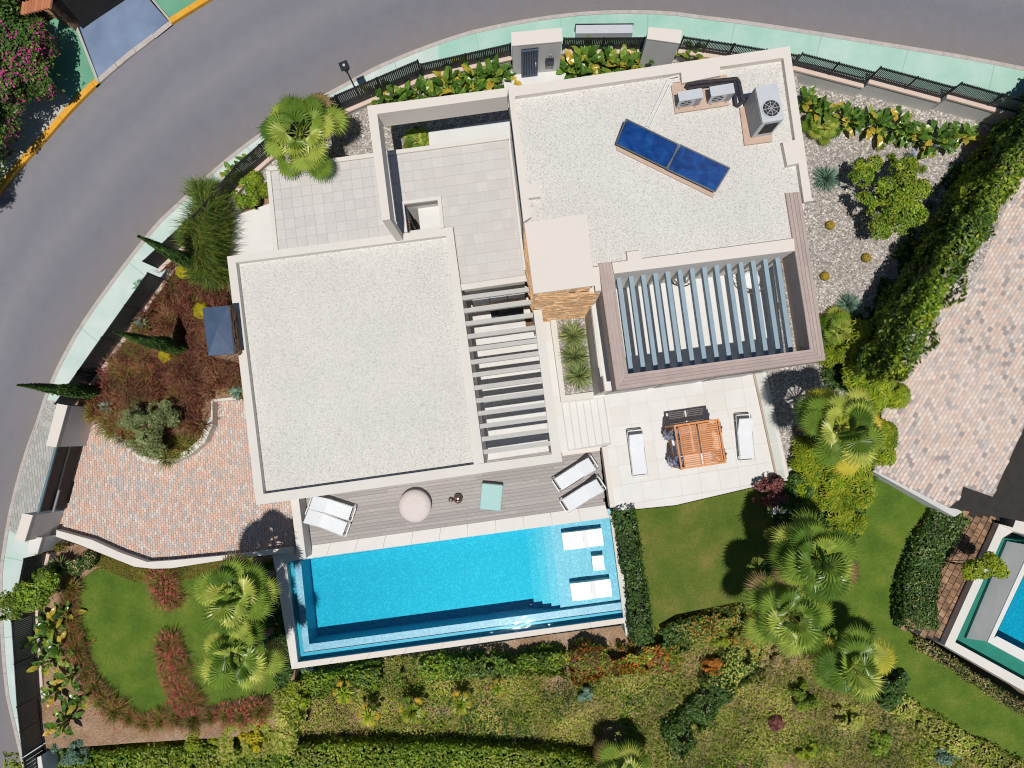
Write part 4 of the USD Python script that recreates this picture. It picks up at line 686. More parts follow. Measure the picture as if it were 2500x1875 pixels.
for k in range(8): part(hpu, 'louvre', MB().box((.03, -D_/2-.002, .3+k*.1), (L_*.66, .02, .04)).get(), M['void'])
for x in (-.3, .28): part(hpu, 'foot', MB().box((x, -D_/2+.06, .01), (.08, .1, .05)).get(), M['acgrey'])
def pipe(label, pts, r, m, name='insulated_pipe'):
    top(name, MB().tube(pts, r, 8).get(), M[m], label, 'pipe', smooth=True)
def path3(px): return [P3(u, v, z) for u, v, z in px]
pipe('thick black insulated pipe bending round the right air conditioner', path3([(1676, 214, 6.0), (1679, 206, 6.05), (1700, 202, 6.05), (1740, 198, 6.05), (1788, 193, 6.08), (1798, 192, 6.08), (1804, 200, 6.08), (1810, 230, 6.05), (1813, 243, 6.05), (1826, 243, 6.05)]), .07, 'foam')
pipe('black insulated pipe dropping beside the air conditioner to the heat pump', path3([(1677, 218, 5.95), (1700, 213, 5.98), (1745, 207, 5.98), (1788, 203, 5.98), (1793, 215, 5.96), (1796, 256, 5.9), (1802, 258, 5.92), (1814, 248, 6.0)]), .065, 'foam')
pipe('thin white pipe from the plinth to the solar panels, outer one', path3([(1658, 184, 6.0), (1634, 190, 5.85), (1630, 197, 5.82), (1578, 308, 5.82)]), .035, 'whitemetal', 'white_pipe')
pipe('thin white pipe from the plinth to the solar panels, inner one', path3([(1660, 197, 6.0), (1642, 200, 5.85), (1636, 207, 5.82), (1586, 312, 5.82)]), .035, 'whitemetal', 'white_pipe')
def solar(c4, zt, zb, label):
    tl, tr, br, bl = [P3(*p, z) for p, z in zip(c4, (zt, zt, zb, zb))]; br = tr+bl-tl; o = (tl+tr+br+bl)/4; t = thing('solar_collector', label, 'solar collector', o, 0, 'solar collectors on the roof'); q = [p-o for p in (tl, tr, br, bl)]
    n_ = np.cross(q[1]-q[0], q[3]-q[0]); n_ /= np.linalg.norm(n_); n_ = n_ if n_[2] > 0 else -n_
    sh = lambda k: [p*k for p in q]
    a_ = np.array([p*.97+n_*.01 for p in q]); part(t, 'glass', trimesh.Trimesh(np.vstack([a_, a_-n_*.05]), [(0, 2, 1), (0, 3, 2), (4, 5, 6), (4, 6, 7)], process=False), M['solar'])
    for k in range(4): part(t, 'frame_bar', MB().bar(q[k], q[(k+1) % 4], .045, .09, upv=n_).get(), M['dark'])
    for k in (0, 1): part(t, 'stand_leg', MB().bar(q[k]*.9, np.array([*(q[k]*.9)[:2], 5.77-o[2]]), .05, .05).get(), M['acgrey'])
solar([(1529, 291), (1657, 353), (1624.6, 410), (1504, 351)], 6.42, 6.02, 'dark blue solar panel nearer the middle of the roof, upper left of the pair')
solar([(1660.6, 353), (1781.6, 410), (1745.5, 471), (1626.6, 412)], 6.42, 6.02, 'dark blue solar panel at the lower right of the pair')
top('solar_plinth', prism([(1503, 354), (1746, 474), (1741, 482), (1506, 366)], 5.83, 5.7), M['padc'], 'narrow concrete footing under the lower edge of the solar panels', 'plinth')
# ---------------------------------------------------------------- furniture
def fabric_strip(pts, w, th=.02):
    p = np.array(pts, float); mb = MB()
    for a, b in zip(p[:-1], p[1:]): mb.bar((a[0], 0, a[1]), (b[0], 0, b[1]), w, th, upv=(0, 0, 1))
    return mb.get()
def make_lounger(label, loc, rz, group):
    t = thing('sun_lounger', label, 'sun lounger', loc, rz, group)     # x runs from the foot to the head
    part(t, 'sling', fabric_strip([(-.86, .36), (.2, .34), (.25, .35), (.82, .72)], .58), M['whitefab'])
    loop = lambda x0, x1, z: [(x0, -.31, z), (x1-.03*np.sign(x1), -.31, z), (x1, -.27, z), (x1, .27, z), (x1-.03*np.sign(x1), .31, z), (x0, .31, z), (x0, -.31, z)]
    part(t, 'frame', MB().tube(loop(.98, -1.0, .33), .02, 6).tube(loop(-.98, 1.0, .33), .02, 6).get(), M['whitemetal'])
    for x in (-.8, .75):
        for y in (-.3, .3): part(t, 'leg', MB().tube([(x, y, .33), (x+.04*np.sign(x), y, 0)], .018, 6).get(), M['whitemetal'])
    part(t, 'back_support', MB().tube([(.65, -.28, .6), (.78, -.28, .34)], .012, 5).tube([(.65, .28, .6), (.78, .28, .34)], .012, 5).get(), M['whitemetal'])
    part(t, 'backrest_frame', MB().tube([(.25, -.3, .35), (.83, -.3, .725), (.83, .3, .725), (.25, .3, .35)], .014, 5).get(), M['whitemetal'])
    return t
def axis_place(f, h, z, zs_=.33): a, b = P(*f, z+zs_), P(*h, z+zs_); return (*((a+b)/2), z), math.atan2(*(b-a)[::-1])
spots = [((1361, 1184), (1447, 1129), ZD, 'white sun lounger, upper one of the pair at the east end of the deck'), ((1380, 1236), (1466, 1181), ZD, 'white sun lounger, lower one of the pair at the east end, foot over the coping'), ((860, 1255.5), (760.6, 1222.7), ZD, 'white sun lounger, upper one of the pair at the west end of the deck'), ((845.6, 1293.4), (749, 1255.5), ZD, 'white sun lounger, lower one of the pair at the west end of the deck'), ((1563.5, 1161.6), (1549.6, 1055), 0., 'pale sun lounger on the patio left of the slatted daybed'), ((1825, 1123.6), (1815, 1017), 0., 'pale sun lounger on the patio right of the slatted daybed')]
l0 = None
for f, h, z, lab in spots:
    loc, rz = axis_place(f, h, z); l0, _ = (make_lounger(lab, loc, rz, 'white sun loungers'), 0) if l0 is None else (l0, dup(l0, loc, rz, lab))
def shelf_lounger(px, label, root=None):
    w = PP(px, -.42); c = w.mean(0); e = w[1]-w[0]; e = e if e[0] > 0 else -e
    if root is not None: return dup(root, (*c, -.95), math.atan2(e[1], e[0]), label)
    t = thing('pool_lounger', label, 'pool lounger', (*c, -.95), math.atan2(e[1], e[0]), 'loungers on the shallow pool shelf'); xs = np.linspace(-.87, .87, 22); zt = .42+.07*np.sin((xs+.9)*2.4)+.1*np.clip(xs-.2, 0, 1); mb = MB()
    v = np.vstack([[(x, y, z) for x, z in zip(xs, zt)] for y in (-.37, .37)]+[[(x, y, max(.0, z-.42)) for x, z in zip(xs, zt)] for y in (-.37, .37)]); n = 22; k = np.arange(n-1); f = []
    for a, b in ((0, n), (2*n, 3*n)): f += [np.stack([a+k, a+k+1, b+k], 1), np.stack([a+k+1, b+k+1, b+k], 1)]
    for a, b in ((0, 2*n), (n, 3*n)): f += [np.stack([a+k, b+k, a+k+1], 1), np.stack([a+k+1, b+k, b+k+1], 1)]
    f += [np.array([(0, n, 2*n), (n, 3*n, 2*n), (n-1, 3*n-1, 2*n-1), (2*n-1, 4*n-1, 3*n-1)])]
    part(t, 'lounger_body', trimesh.Trimesh(v, np.vstack(f), process=False), M['whitemetal']); part(t, 'drain_slot', MB().box((.02, 0, .46+.05), (.01, .2, .012)).get(), M['acgrey']); return t
r0 = shelf_lounger([(1370, 1301), (1469, 1289), (1477, 1333), (1375.6, 1347)], 'white moulded lounger in the shallow water nearer the deck')
shelf_lounger([(1390, 1425), (1490.6, 1413), (1497.5, 1460), (1396, 1469)], 'white moulded lounger in the shallow water nearer the overflow edge', r0)
w = PP([(1443.5, 1358), (1473, 1355), (1478, 1391), (1447, 1395)], -.5); e = w[1]-w[0]; t = thing('pool_table', 'small white slotted side table standing in the shallow pool water', 'side table', (*w.mean(0), -.95), math.atan2(e[1], e[0]))
for k in range(4): part(t, 'table_slat', MB().box((-.19+k*.128, 0, .43), (.12, .62, .05)).get(), M['whitemetal'])
for s_ in (-1, 1): part(t, 'leg_panel', MB().box((0, s_*.27, .2), (.48, .05, .4)).get(), M['whitemetal'])
# daybed with slatted roof
A0, B0, C0, D0 = (P3(*p, 2.0) for p in ((1645.5, 1037.8), (1756.7, 1021.5), (1773, 1131), (1661.7, 1146)))
o = (A0+B0+C0+D0)/4; e = B0-A0; wx, wy = (np.linalg.norm(B0-A0)+np.linalg.norm(C0-D0))/2, (np.linalg.norm(D0-A0)+np.linalg.norm(C0-B0))/2
db = thing('daybed', 'orange wooden four post daybed with slatted roof and tied striped curtains', 'daybed', (o[0], o[1], 0), math.atan2(e[1], e[0]))
for sx in (-1, 1):
    for sy in (-1, 1): part(db, 'post', MB().box((sx*(wx/2-.05), sy*(wy/2-.05), 1.0), (.08, .08, 1.96)).get(), M['teak'])
for sy in (-1, 1): part(db, 'roof_beam', MB().box((0, sy*(wy/2-.035), 1.95), (wx, .07, .1)).get(), M['teak'])
for sx in (-1, 1): part(db, 'roof_beam', MB().box((sx*(wx/2-.035), 0, 1.95), (.07, wy-.14, .1)).get(), M['teak'])
for x0, x1 in ((-wx/2+.19, -.06), (.06, wx/2-.12)):
    for x in (x0, x1): part(db, 'roof_stile', MB().box((x, 0, 1.955), (.045, wy-.16, .05)).get(), M['teak'])
    for k in range(20): part(db, 'roof_slat', MB().box(((x0+x1)/2, -wy/2+.13+k*(wy-.26)/19, 1.955), (x1-x0-.06, .06, .045)).get(), M['teak'])
for s_ in (-1, 1):
    for z in (.2, .33): part(db, 'bed_rail', MB().box((0, s_*(wy/2-.12), z), (wx-.1, .04, .09)).get(), M['teak']); part(db, 'bed_rail', MB().box((s_*(wx/2-.12), 0, z), (.04, wy-.3, .09)).get(), M['teak'])
for k in range(4): part(db, 'head_rail', MB().box((0, wy/2-.06, .5+k*.14), (wx-.1, .03, .08)).get(), M['teak'])
part(db, 'mattress', MB().box((0, -.02, .42), (wx-.24, wy-.32, .14)).get(), M['whitefab'])
def curtain(c, d):
    """A hanging cloth gathered by a tie: wide at the top, narrow at the knot, flared below."""
    mb = MB(); an = np.linspace(0, 2*math.pi, 25)[:-1]; rows = []
    for z, r_, ox in ((1.9, .26, 0), (1.5, .2, .06), (1.1, .055, .16), (1.04, .055, .16), (.7, .17, .14), (.35, .24, .1)):
        rr = r_*(1+.22*np.cos(an*8)); rows.append(np.column_stack([c[0]+d[0]*ox+rr*np.cos(an)*.55, c[1]+d[1]*ox+rr*np.sin(an), np.full(24, z)]))
    v = np.vstack(rows); k = np.arange(24); f = []
    for r in range(len(rows)-1): a_, b_ = r*24+k, r*24+(k+1) % 24; f += [np.stack([a_, b_, a_+24], 1), np.stack([b_, b_+24, a_+24], 1)]
    return mb.add(v, np.vstack(f)).get()
for sx, sy in ((-1, .55), (-1, -.7), (1, .6), (1, -.6)): part(db, 'curtain', curtain((sx*(wx/2-.06), sy*wy/2), (-.9 if sx < 0 else .2, 0)), M['stripe'], smooth=True)
# pool deck pieces
c = P(1013, 1235, -.3); pf = thing('pouf', 'large round pale pink pouf in the middle of the deck', 'pouf', (*c, ZD))
part(pf, 'cushion', MB().lathe([(0, 0), (.5, .0), (.62, .06), (.7, .2), (.71, .3), (.66, .42), (.5, .5), (.4, .515), (.38, .505), (.3, .53), (0, .54)], sides=40).get(), M['pouf'], smooth=True)
part(pf, 'seam', MB().tube([(.42*math.cos(t), .42*math.sin(t), .512) for t in np.linspace(0, 2*math.pi, 41)], .008, 5, cap=False).get(), M['slabwarm'])
w = PP([(1173, 1180), (1228, 1184), (1226, 1244), (1171, 1246)], -.2); e = w[1]-w[0]; c = w.mean(0)
ot = thing('ottoman', 'mint green rectangular cushioned ottoman near the middle of the deck', 'ottoman', (*c, ZD), math.atan2(e[1], e[0])-.02); import manifold3d as mf
def rbox(sx, sy, sz, r, c=(0, 0, 0)):
    s = mf.Manifold.sphere(r, 16); m = mf.Manifold.batch_hull([s.translate((i*(sx/2-r), j*(sy/2-r), k*(sz/2-r))) for i in (-1, 1) for j in (-1, 1) for k in (-1, 1)]).translate(tuple(c)).to_mesh()
    return trimesh.Trimesh(m.vert_properties[:, :3], m.tri_verts, process=False)
part(ot, 'cushion', rbox(.93, 1.12, .3, .07, (0, 0, .25)), M['mint'], smooth=40); part(ot, 'base', MB().box((0, 0, .05), (.8, 1.0, .1)).get(), M['acgrey'])
for u, v, s_, lab in ((1118, 1218, .19, 'large round brown glass lantern with a white candle'), (1100, 1221, .1, 'small round brown glass lantern left of the larger one')):
    c = P(u, v, ZD+.2); t = thing('lantern', lab, 'lantern', (*c, ZD)); k = s_/.19
    part(t, 'bowl', MB().lathe([(0, 0), (.12*k, 0), (.19*k, .1*k), (.2*k, .2*k), (.15*k, .32*k), (.11*k, .34*k), (.1*k, .32*k), (.13*k, .2*k), (.1*k, .06*k), (0, .05*k)], sides=24).get(), M['amber'], smooth=True); part(t, 'candle', MB().lathe([(0, .05*k), (.055*k, .05*k), (.055*k, .22*k), (0, .22*k)], sides=12).get(), M['whitefab'])
# under the grey beams
a, b = P3(1200, 772, .9), P3(1278, 760, .9); L_ = np.linalg.norm(b-a); bq = thing('barbecue', 'black double lid barbecue under the grey pergola beams', 'barbecue', (*((a+b)/2)[:2], 0), math.atan2(*(b-a)[:2][::-1]))
part(bq, 'cabinet', MB().box((0, 0, .4), (L_, .5, .78)).get(), M['dark'])
for s_ in (-1, 1): part(bq, 'lid', MB().tube([(.12+s_*.26-.25, .02, .85), (.12+s_*.26+.25, .02, .85)], .21, 20).get(), M['black'], smooth=40); part(bq, 'lid_handle', MB().box((.12+s_*.26, -.22, .9), (.12, .03, .03)).get(), M['acgrey'])
part(bq, 'side_box', MB().box((-L_/2+.12, 0, .86), (.26, .46, .14)).get(), M['dark'])
wb = P3(1293, 787, .3); t = thing('wooden_stool', 'small copper coloured square stool at the foot of the stone chimney wall', 'stool', (wb[0], wb[1], 0), HA); part(t, 'stool_top', MB().box((0, 0, .4), (.36, .36, .05)).get(), M['rattan'])
for sx in (-1, 1):
    for sy in (-1, 1): part(t, 'leg', MB().box((sx*.15, sy*.15, .19), (.04, .04, .38)).get(), M['teak'])
sf = thing('outdoor_sofa', 'long pale outdoor sofa half hidden under the first grey pergola beams', 'sofa', P3(1216, 716, .3)*[1, 1, 0], HA)
part(sf, 'base', MB().box((0, 0, .18), (2.35, .8, .3)).get(), M['rattan'])
for k in range(3): part(sf, 'seat_cushion', rbox(.75, .72, .16, .05, (-.77+k*.77, -.04, .41)), M['whitefab'], smooth=40); part(sf, 'back_cushion', rbox(.75, .18, .36, .06, (-.77+k*.77, .34, .62)), M['whitefab'], smooth=40)
def egg(u, v, r, label):
    c = P3(u, v, 3.35); t = thing('rattan_chair', label, 'chair', (c[0], c[1], 3.03), 2.2, 'round rattan chairs'); mb = MB()
    for k in range(14):
        an = k*2*math.pi/14; mb.tube([(r*q_*math.cos(an), r*q_*math.sin(an), z) for q_, z in ((.35, .38), (.8, .45), (1., .62+.25*max(0, math.cos(an))))], .014, 5)
    for q_, z in ((1., .62), (.6, .41)): mb.tube([(r*q_*math.cos(a_), r*q_*math.sin(a_), z+(.25*max(0, math.cos(a_)) if q_ == 1 else 0)) for a_ in np.linspace(0, 2*math.pi, 29)], .024, 6, cap=False)
    part(t, 'basket', mb.get(), M['rattan']); part(t, 'seat_cushion', MB().lathe([(0, .42), (r*.55, .42), (r*.62, .47), (r*.5, .53), (0, .54)], sides=24).get(), M['whitefab'])
    for k in range(4): part(t, 'leg', MB().tube([(r*.35*math.cos(k*1.57+.7), r*.35*math.sin(k*1.57+.7), .4), (r*.7*math.cos(k*1.57+.7), r*.7*math.sin(k*1.57+.7), 0)], .015, 5).get(), M['dark'])
egg(1830, 685, .56, 'round woven rattan chair under the blue slats near the glass edge'); egg(1660, 672, .5, 'woven rattan chair under the blue slats close to the upper house wall')
# neighbour's pool corner
npool = thing('neighbour_pool', 'corner of a neighbouring raised pool with white rim and green overflow channel', 'pool')
def q(name, px, z1, z0, m): part(npool, name, prism(px, z1, z0), M[m])
zc = -.6
rim = [(2440, 1279), (2482, 1302), (2476, 1318), (2447, 1313)]
q('rim', [(2440, 1279), (2475, 1297), (2447, 1314), (2332, 1568), (2306, 1576)], zc, -2.6, 'capw'); q('rim', [(2306, 1576), (2332, 1568), (2560, 1693), (2560, 1722)], zc-.003, -2.6, 'capw'); q('rim', [(2440, 1279), (2475, 1297), (2700, 1360), (2700, 1340), (2482, 1263), (2473, 1288)], zc+.1, -2.6, 'capw')
q('channel_floor', [(2447, 1314), (2540, 1326), (2425, 1562), (2332, 1568)], -1.2, -2.6, 'poolgreen'); q('channel_floor', [(2332, 1568), (2415, 1556), (2620, 1668), (2600, 1722)], -1.203, -2.6, 'poolgreen')
q('overflow_wall', [(2520, 1330), (2535, 1330), (2425, 1560), (2411, 1567)], zc-.12, -2.5, 'slab'); q('overflow_wall', [(2411, 1567), (2434, 1553), (2600, 1640), (2600, 1670)], zc-.124, -2.5, 'slab')
rp = np.vstack([np.c_[PP([(2462, 1322), (2362, 1560)], -.97), [-1.05, -1.05]], np.c_[PP([(2521, 1333), (2413, 1566)], zc-.13), [zc-.14, zc-.14]]])
part(npool, 'sloping_wall', trimesh.Trimesh(np.vstack([rp, rp-[0, 0, 1.2]]), [(0, 1, 3), (0, 3, 2), (1, 0, 4), (1, 4, 5), (3, 1, 5), (3, 5, 7), (2, 3, 7), (2, 7, 6), (0, 2, 6), (0, 6, 4)], process=False), M['ramp'])
q('pool_floor', [(2530, 1330), (2800, 1400), (2800, 1760), (2430, 1555)], -2.0, -2.6, 'pooltile')
q('water', [(2533, 1333), (2790, 1400), (2790, 1740), (2434, 1552)], zc-.16, -2.1, 'water'); part(npool, 'channel_water', prism([(2449, 1317), (2470, 1305), (2660, 1345), (2690, 1775), (2335, 1566)], -.98, -1.4), M['water'])
# far corner of the street: stone wall with tiled coping
sw = thing('stone_wall', 'brown rubble garden wall beside the blue grey driveway in the top left corner', 'wall'); a, b = P(168, 44, 3.0)*1, P(40, -40, 3.0)
part(sw, 'wall_core', MB().bar(np.r_[a, 3.0], np.r_[b, 3.0], .3, 2.4).get(), M['stonedark']); d = (b-a)/np.linalg.norm(b-a); n_ = np.array([-d[1], d[0]]); n_ = n_ if n_[1] < 0 else -n_
ledge(sw, a+n_*.15, b+n_*.15, 1.9, 4.2, 51, n_, .1, .18, .2, .45, M['stonedark'])
for k in range(9):
    c = P(48+8*k, 14-2.0*k, 4.6); part(sw, 'roof_tile', MB().tube([(c[0], c[1]-.25, 4.4), (c[0]+.12, c[1]+.2, 4.5)], .085, 8).get(), M['clay'])
part(sw, 'return_wall', MB().bar(np.r_[P(172, 40, 3.), 3.0], np.r_[P(330, -60, 3.), 3.0], .3, 2.2).get(), M['void'])
# ---------------------------------------------------------------- plants
def unit(n, rng): v = rng.normal(size=(n, 3)); return v/np.linalg.norm(v, axis=1, keepdims=True)
def leafmesh(C, N, L, W, rng, D=None, fold=.12):
    """Small folded leaves at C with normals N."""
    n = len(C); N = N/np.linalg.norm(N, axis=1, keepdims=True); D = unit(n, rng) if D is None else D
    D = D-N*(D*N).sum(1)[:, None]; D /= np.linalg.norm(D, axis=1, keepdims=True)+1e-9; S = np.cross(N, D); s = rng.uniform(.7, 1.3, (n, 1)); l, w = L*s, W*s
    v = np.stack([C-D*l/2, C+S*w/2+N*w*fold, C+D*l/2-N*l*.1, C-S*w/2+N*w*fold], 1).reshape(-1, 3); k = np.arange(n)*4
    return MB().add(v, np.stack([k, k+1, k+2, k, k+2, k+3], 1).reshape(-1, 3), np.repeat(rng.random(n), 4)).get()
def blades(C, h, w, rng, lean=.5, D=None, fl=1.):
    """Grass blades, each a bent strip of three triangles standing at C."""
    n = len(C); D = np.column_stack([rng.normal(size=(n, 2)), np.zeros(n)]) if D is None else D
    D = D/(np.linalg.norm(D, axis=1, keepdims=True)+1e-9); S = np.column_stack([-D[:, 1], D[:, 0], np.zeros(n)])*w/2; hh = h*rng.uniform(.6, 1.2, (n, 1)); le = lean*rng.uniform(.3, 1.2, (n, 1)); Z = np.array([0, 0, 1.])
    m = C+Z*hh*.65+D*hh*le*.45; t = C+Z*hh*(1-.35*le)*fl+D*hh*le*1.1
    v = np.stack([C-S, C+S, m+S*.8, m-S*.8, t], 1).reshape(-1, 3); k = np.arange(n)*5
    return MB().add(v, np.stack([k, k+1, k+2, k, k+2, k+3, k+3, k+2, k+4], 1).reshape(-1, 3), np.repeat(rng.random(n), 5)).get()
def inpoly(poly, n, rng):
    b = poly.bounds; out = np.zeros((0, 2))
    while len(out) < n:
        p = np.column_stack([rng.uniform(b[0], b[2], 2*n), rng.uniform(b[1], b[3], 2*n)]); out = np.vstack([out, p[shapely.contains_xy(poly, p[:, 0], p[:, 1])]])
    return out[:n]
def lobes(ls, n, rng, lo=.55, cull=.38, nz=2.2):
    """Points through the outer shell of several ellipsoids, thinned by noise so that gaps show."""
    ls = np.array(ls, float); w = (ls[:, 3]*ls[:, 4]*ls[:, 5])**(2/3); k = rng.choice(len(ls), n, p=w/w.sum()); d = unit(n, rng); d[:, 2] = np.where(d[:, 2] < -.35, -d[:, 2], d[:, 2])
    c = ls[k, :3]+d*ls[k, 3:]*rng.uniform(lo*.8, 1.0, (n, 1))**.6*(.7+.6*meshkit.fbm(d*2.6+k[:, None]*3.1, 3, 9))[:, None]; keep = meshkit.fbm(c*nz, 2, 5) > cull; return c[keep], d[keep]
def crown(parent, ls, n, L, W, m, seed, lo=.55, cull=.38, name='foliage', nz=2.2, up_=.5, D=None, out=0):
    rng = np.random.default_rng(seed); c, d = lobes(ls, n, rng, lo, cull, nz); D = d*out+unit(len(c), rng)*.5+[0, 0, .5] if out else D; N = d+unit(len(c), rng)*.7+[0, 0, up_]
    return part(parent, name, leafmesh(c, N, L, W, rng, D), M[m])
def shrub(name, label, cat, u, v, z, ls, n, L, W, m, seed, group=None, extra=(), stems=5, **kw):
    """A bush: short branching stems and a crown of leaves; lobes are relative to its foot at photograph point u, v, height z."""
    q = P3(u, v, z); t = thing(name, label, cat, q, 0, group); rng = np.random.default_rng(seed+1); mb = MB(); ls = np.array(ls, float)
    for k in range(stems):
        e = ls[k % len(ls), :3]+rng.normal(0, .12, 3)*ls[k % len(ls), 3:]; mb.tube([(rng.normal(0, .03), rng.normal(0, .03), -.1), e*[.35, .35, .45], e*[.8, .8, .8], e], np.array([.045, .035, .022, .01])*max(.5, ls[:, 5].max()), 5)
    part(t, 'stem', mb.get(), M['bark']); crown(t, ls, n, L, W, m, seed, **kw)
    for k, (em, en, eL, eW) in enumerate(extra): crown(t, ls*[1, 1, 1, 1.03, 1.03, 1.03], en, eL, eW, em, seed+7+k, lo=.85, cull=.52, name='bloom', nz=1.6)
    return t
def frond(rng, R_=.7, pet=.75, el=.5, az=0., nseg=34, span=4.6, droop=.25, z0=0.):
    """A fan leaf on its stalk: pleated to two thirds, then split into drooping tips."""
    d = np.array([math.cos(az)*math.cos(el), math.sin(az)*math.cos(el), math.sin(el)]); s = np.array([-math.sin(az), math.cos(az), 0]); n = np.cross(d, s); hub = np.array([0, 0, z0])+d*pet+np.array([0, 0, -.1*pet*math.cos(el)])
    d2 = d*math.cos(.35)-n*0+np.array([0, 0, -math.sin(.35)]); d2 /= np.linalg.norm(d2); n2 = np.cross(d2, s); n2 = n2 if n2[2] > 0 else -n2
    mb = MB(); tn = rng.random(); mb.add(*_tri_tube([np.array([0, 0, z0]), (np.array([0, 0, z0])+hub)/2+[0, 0, .03], hub], .018), tone=np.full(12, min(1, tn+.2)))
    an = np.linspace(-span/2, span/2, nseg+1); v, f = [hub], []
    for k, a in enumerate(an):
        r = R_*(.58+.06*math.cos(a*.5)); v.append(hub+(d2*math.cos(a)+s*math.sin(a))*r+n2*(.025*(-1)**k-.18*r*abs(math.sin(a*.5))))
    for k in range(nseg):
        a = (an[k]+an[k+1])/2; r = R_*rng.uniform(.92, 1.1)*(1-.12*abs(a)/(span/2)); dr = droop*rng.uniform(.5, 1.5)
        v.append(hub+(d2*math.cos(a)+s*math.sin(a))*r+n2*(-.18*r*abs(math.sin(a*.5)))+np.array([0, 0, -dr*R_*.45])); f += [(0, k+1, k+2), (k+1, len(v)-1, k+2)]
    mb.add(np.array(v), f, np.clip(tn+rng.normal(0, .05, len(v)), 0, 1)); return mb.get()
def _tri_tube(p, r):
    m = MB().tube(p, r, 4, cap=False); return m.v[0], m.f[0]
def palm(name, label, q, h, nf, seed, R_=.7, pet=.8, m='palm', group=None, my=None, trunk=.13, low=-.15, span=4.6):
    rng = np.random.default_rng(seed); t = thing(name, label, 'palm', q, 0, group)
    part(t, 'trunk', MB().tube([(0, 0, -.3), (0, 0, h*.5), (0, 0, h)], [trunk*1.2, trunk, trunk*.9], 10).get(), M['bark'], smooth=True)
    lean_ = rng.normal(0, .1, 2)
    for k in range(nf):
        f = (k+.5)/nf; el = 1.35-(1.35-low)*f**.75+rng.normal(0, .08); a = k*2.39996+rng.normal(0, .3); el += lean_[0]*math.cos(a)+lean_[1]*math.sin(a)+rng.normal(0, .1)
        mm = my if (my and f > .86) else 'deadpalm' if (nf > 12 and f > .93) else m
        part(t, 'frond', frond(rng, R_*rng.uniform(.85, 1.08)*(1 if f > .15 else .75), pet*(.55+.55*f)*rng.uniform(.85, 1.15), el, a, z0=h, droop=.15+.35*f, span=span), M[mm])
    return t
def place_palm(u, v, zc, zb):
    """Crown seen at u, v at height zc on an upright trunk from zb."""
    q = P(u, v, zc); return np.array([q[0], q[1], zb])
q = place_palm(737, 328, 4.1, .9)
pA = palm('fan_palm', 'large pale green fan palm overhanging the street and the tiled terrace corner', q, 3.2, 26, 1, .7, 1.16, group='fan palms', my=None)
q = place_palm(572, 1451, 3.5, ZL); pB = palm('fan_palm', 'fan palm between the curved lawn and the pool, nearer the driveway', q, 4.5, 26, 2, .7, 1.1, group='fan palms')
palm('fan_palm', 'fan palm between the curved lawn and the pool, lower one of the two', place_palm(583, 1600, 2.7, ZL-.3), 4.0, 27, 12, .7, 1.08, group='fan palms')
pC = palm('fan_palm', 'big fan palm with some yellowing fronds right of the white patio', place_palm(2052, 1045, 4.1, 0.), 4.1, 24, 3, .72, 1.18, group='fan palms', my='palmy')
palm('fan_palm', 'fan palm right of the small shaded lawn, upper of the pair', place_palm(1993, 1362, 3.6, -.9), 4.5, 27, 13, .74, 1.12, group='fan palms', low=-.3)
palm('fan_palm', 'fan palm right of the small shaded lawn, lower of the pair', place_palm(1928, 1500, 3.0, -1.3), 4.3, 24, 14, .72, 1.05, group='fan palms')
palm('fan_palm', 'sparse fan palm with a few golden fronds beside the neighbouring lawn', place_palm(2080, 1620, .4, -1.8), 2.2, 15, 4, .85, 1.05, group='fan palms', my='palmy', low=.1)
palm('fan_palm', 'fan palm cut off by the bottom edge of the picture', place_palm(1526, 1885, -.6, -2.9), 2.2, 18, 5, .7, .75, group='fan palms')
pD = palm('dwarf_palm', 'low green dwarf palm at the top of the gravel garden by the house wall', P3(1996, 318, zin), .35, 20, 7, .38, .5, 'palm', trunk=.1, low=.0)
dup(pD, P3(2030, 812, zin), 1., 'low green dwarf palm by the east side of the timber frame', scale=1.25)
dup(pD, P3(1022, 352, 1.7), 2., 'bushy green palm in the shaded entrance court', scale=.8)
# slim cypresses
for (u, v), h, zb, lab in (((250, 960), 5.1, -.3, 'slim dark cypress leaning out over the street at the left edge'), ((455, 855), 5.3, 0., 'slim dark cypress in the middle of the red grass bed'), ((510, 665), 5.5, .5, 'slim dark cypress beside the feathery green shrub')):
    q = P3(u, v, zb); t = thing('cypress', lab, 'cypress tree', q, 0, 'slim cypresses'); rng = np.random.default_rng(int(u)); n = 5200; z = rng.uniform(0.1, 1, n)**.9*h; r = .29*np.sin(np.pi*np.clip(z/h, .02, 1)**.55)**.8*rng.uniform(.75, 1.05, n)*(1-.25*(z/h)); a = rng.uniform(0, 2*np.pi, n); r *= 1+.25*np.sin(a*3+z*2.2)
    D = np.column_stack([np.cos(a), np.sin(a), np.full(n, 1.6)]); c = np.column_stack([r*np.cos(a), r*np.sin(a), z])
    part(t, 'trunk', MB().tube([(0, 0, -.3), (0, 0, h*.8)], [.07, .02], 6).get(), M['bark']); part(t, 'crown', leafmesh(c, np.column_stack([np.cos(a), np.sin(a), rng.normal(.3, .4, n)]), .16, .06, rng, D), M['cypress'])
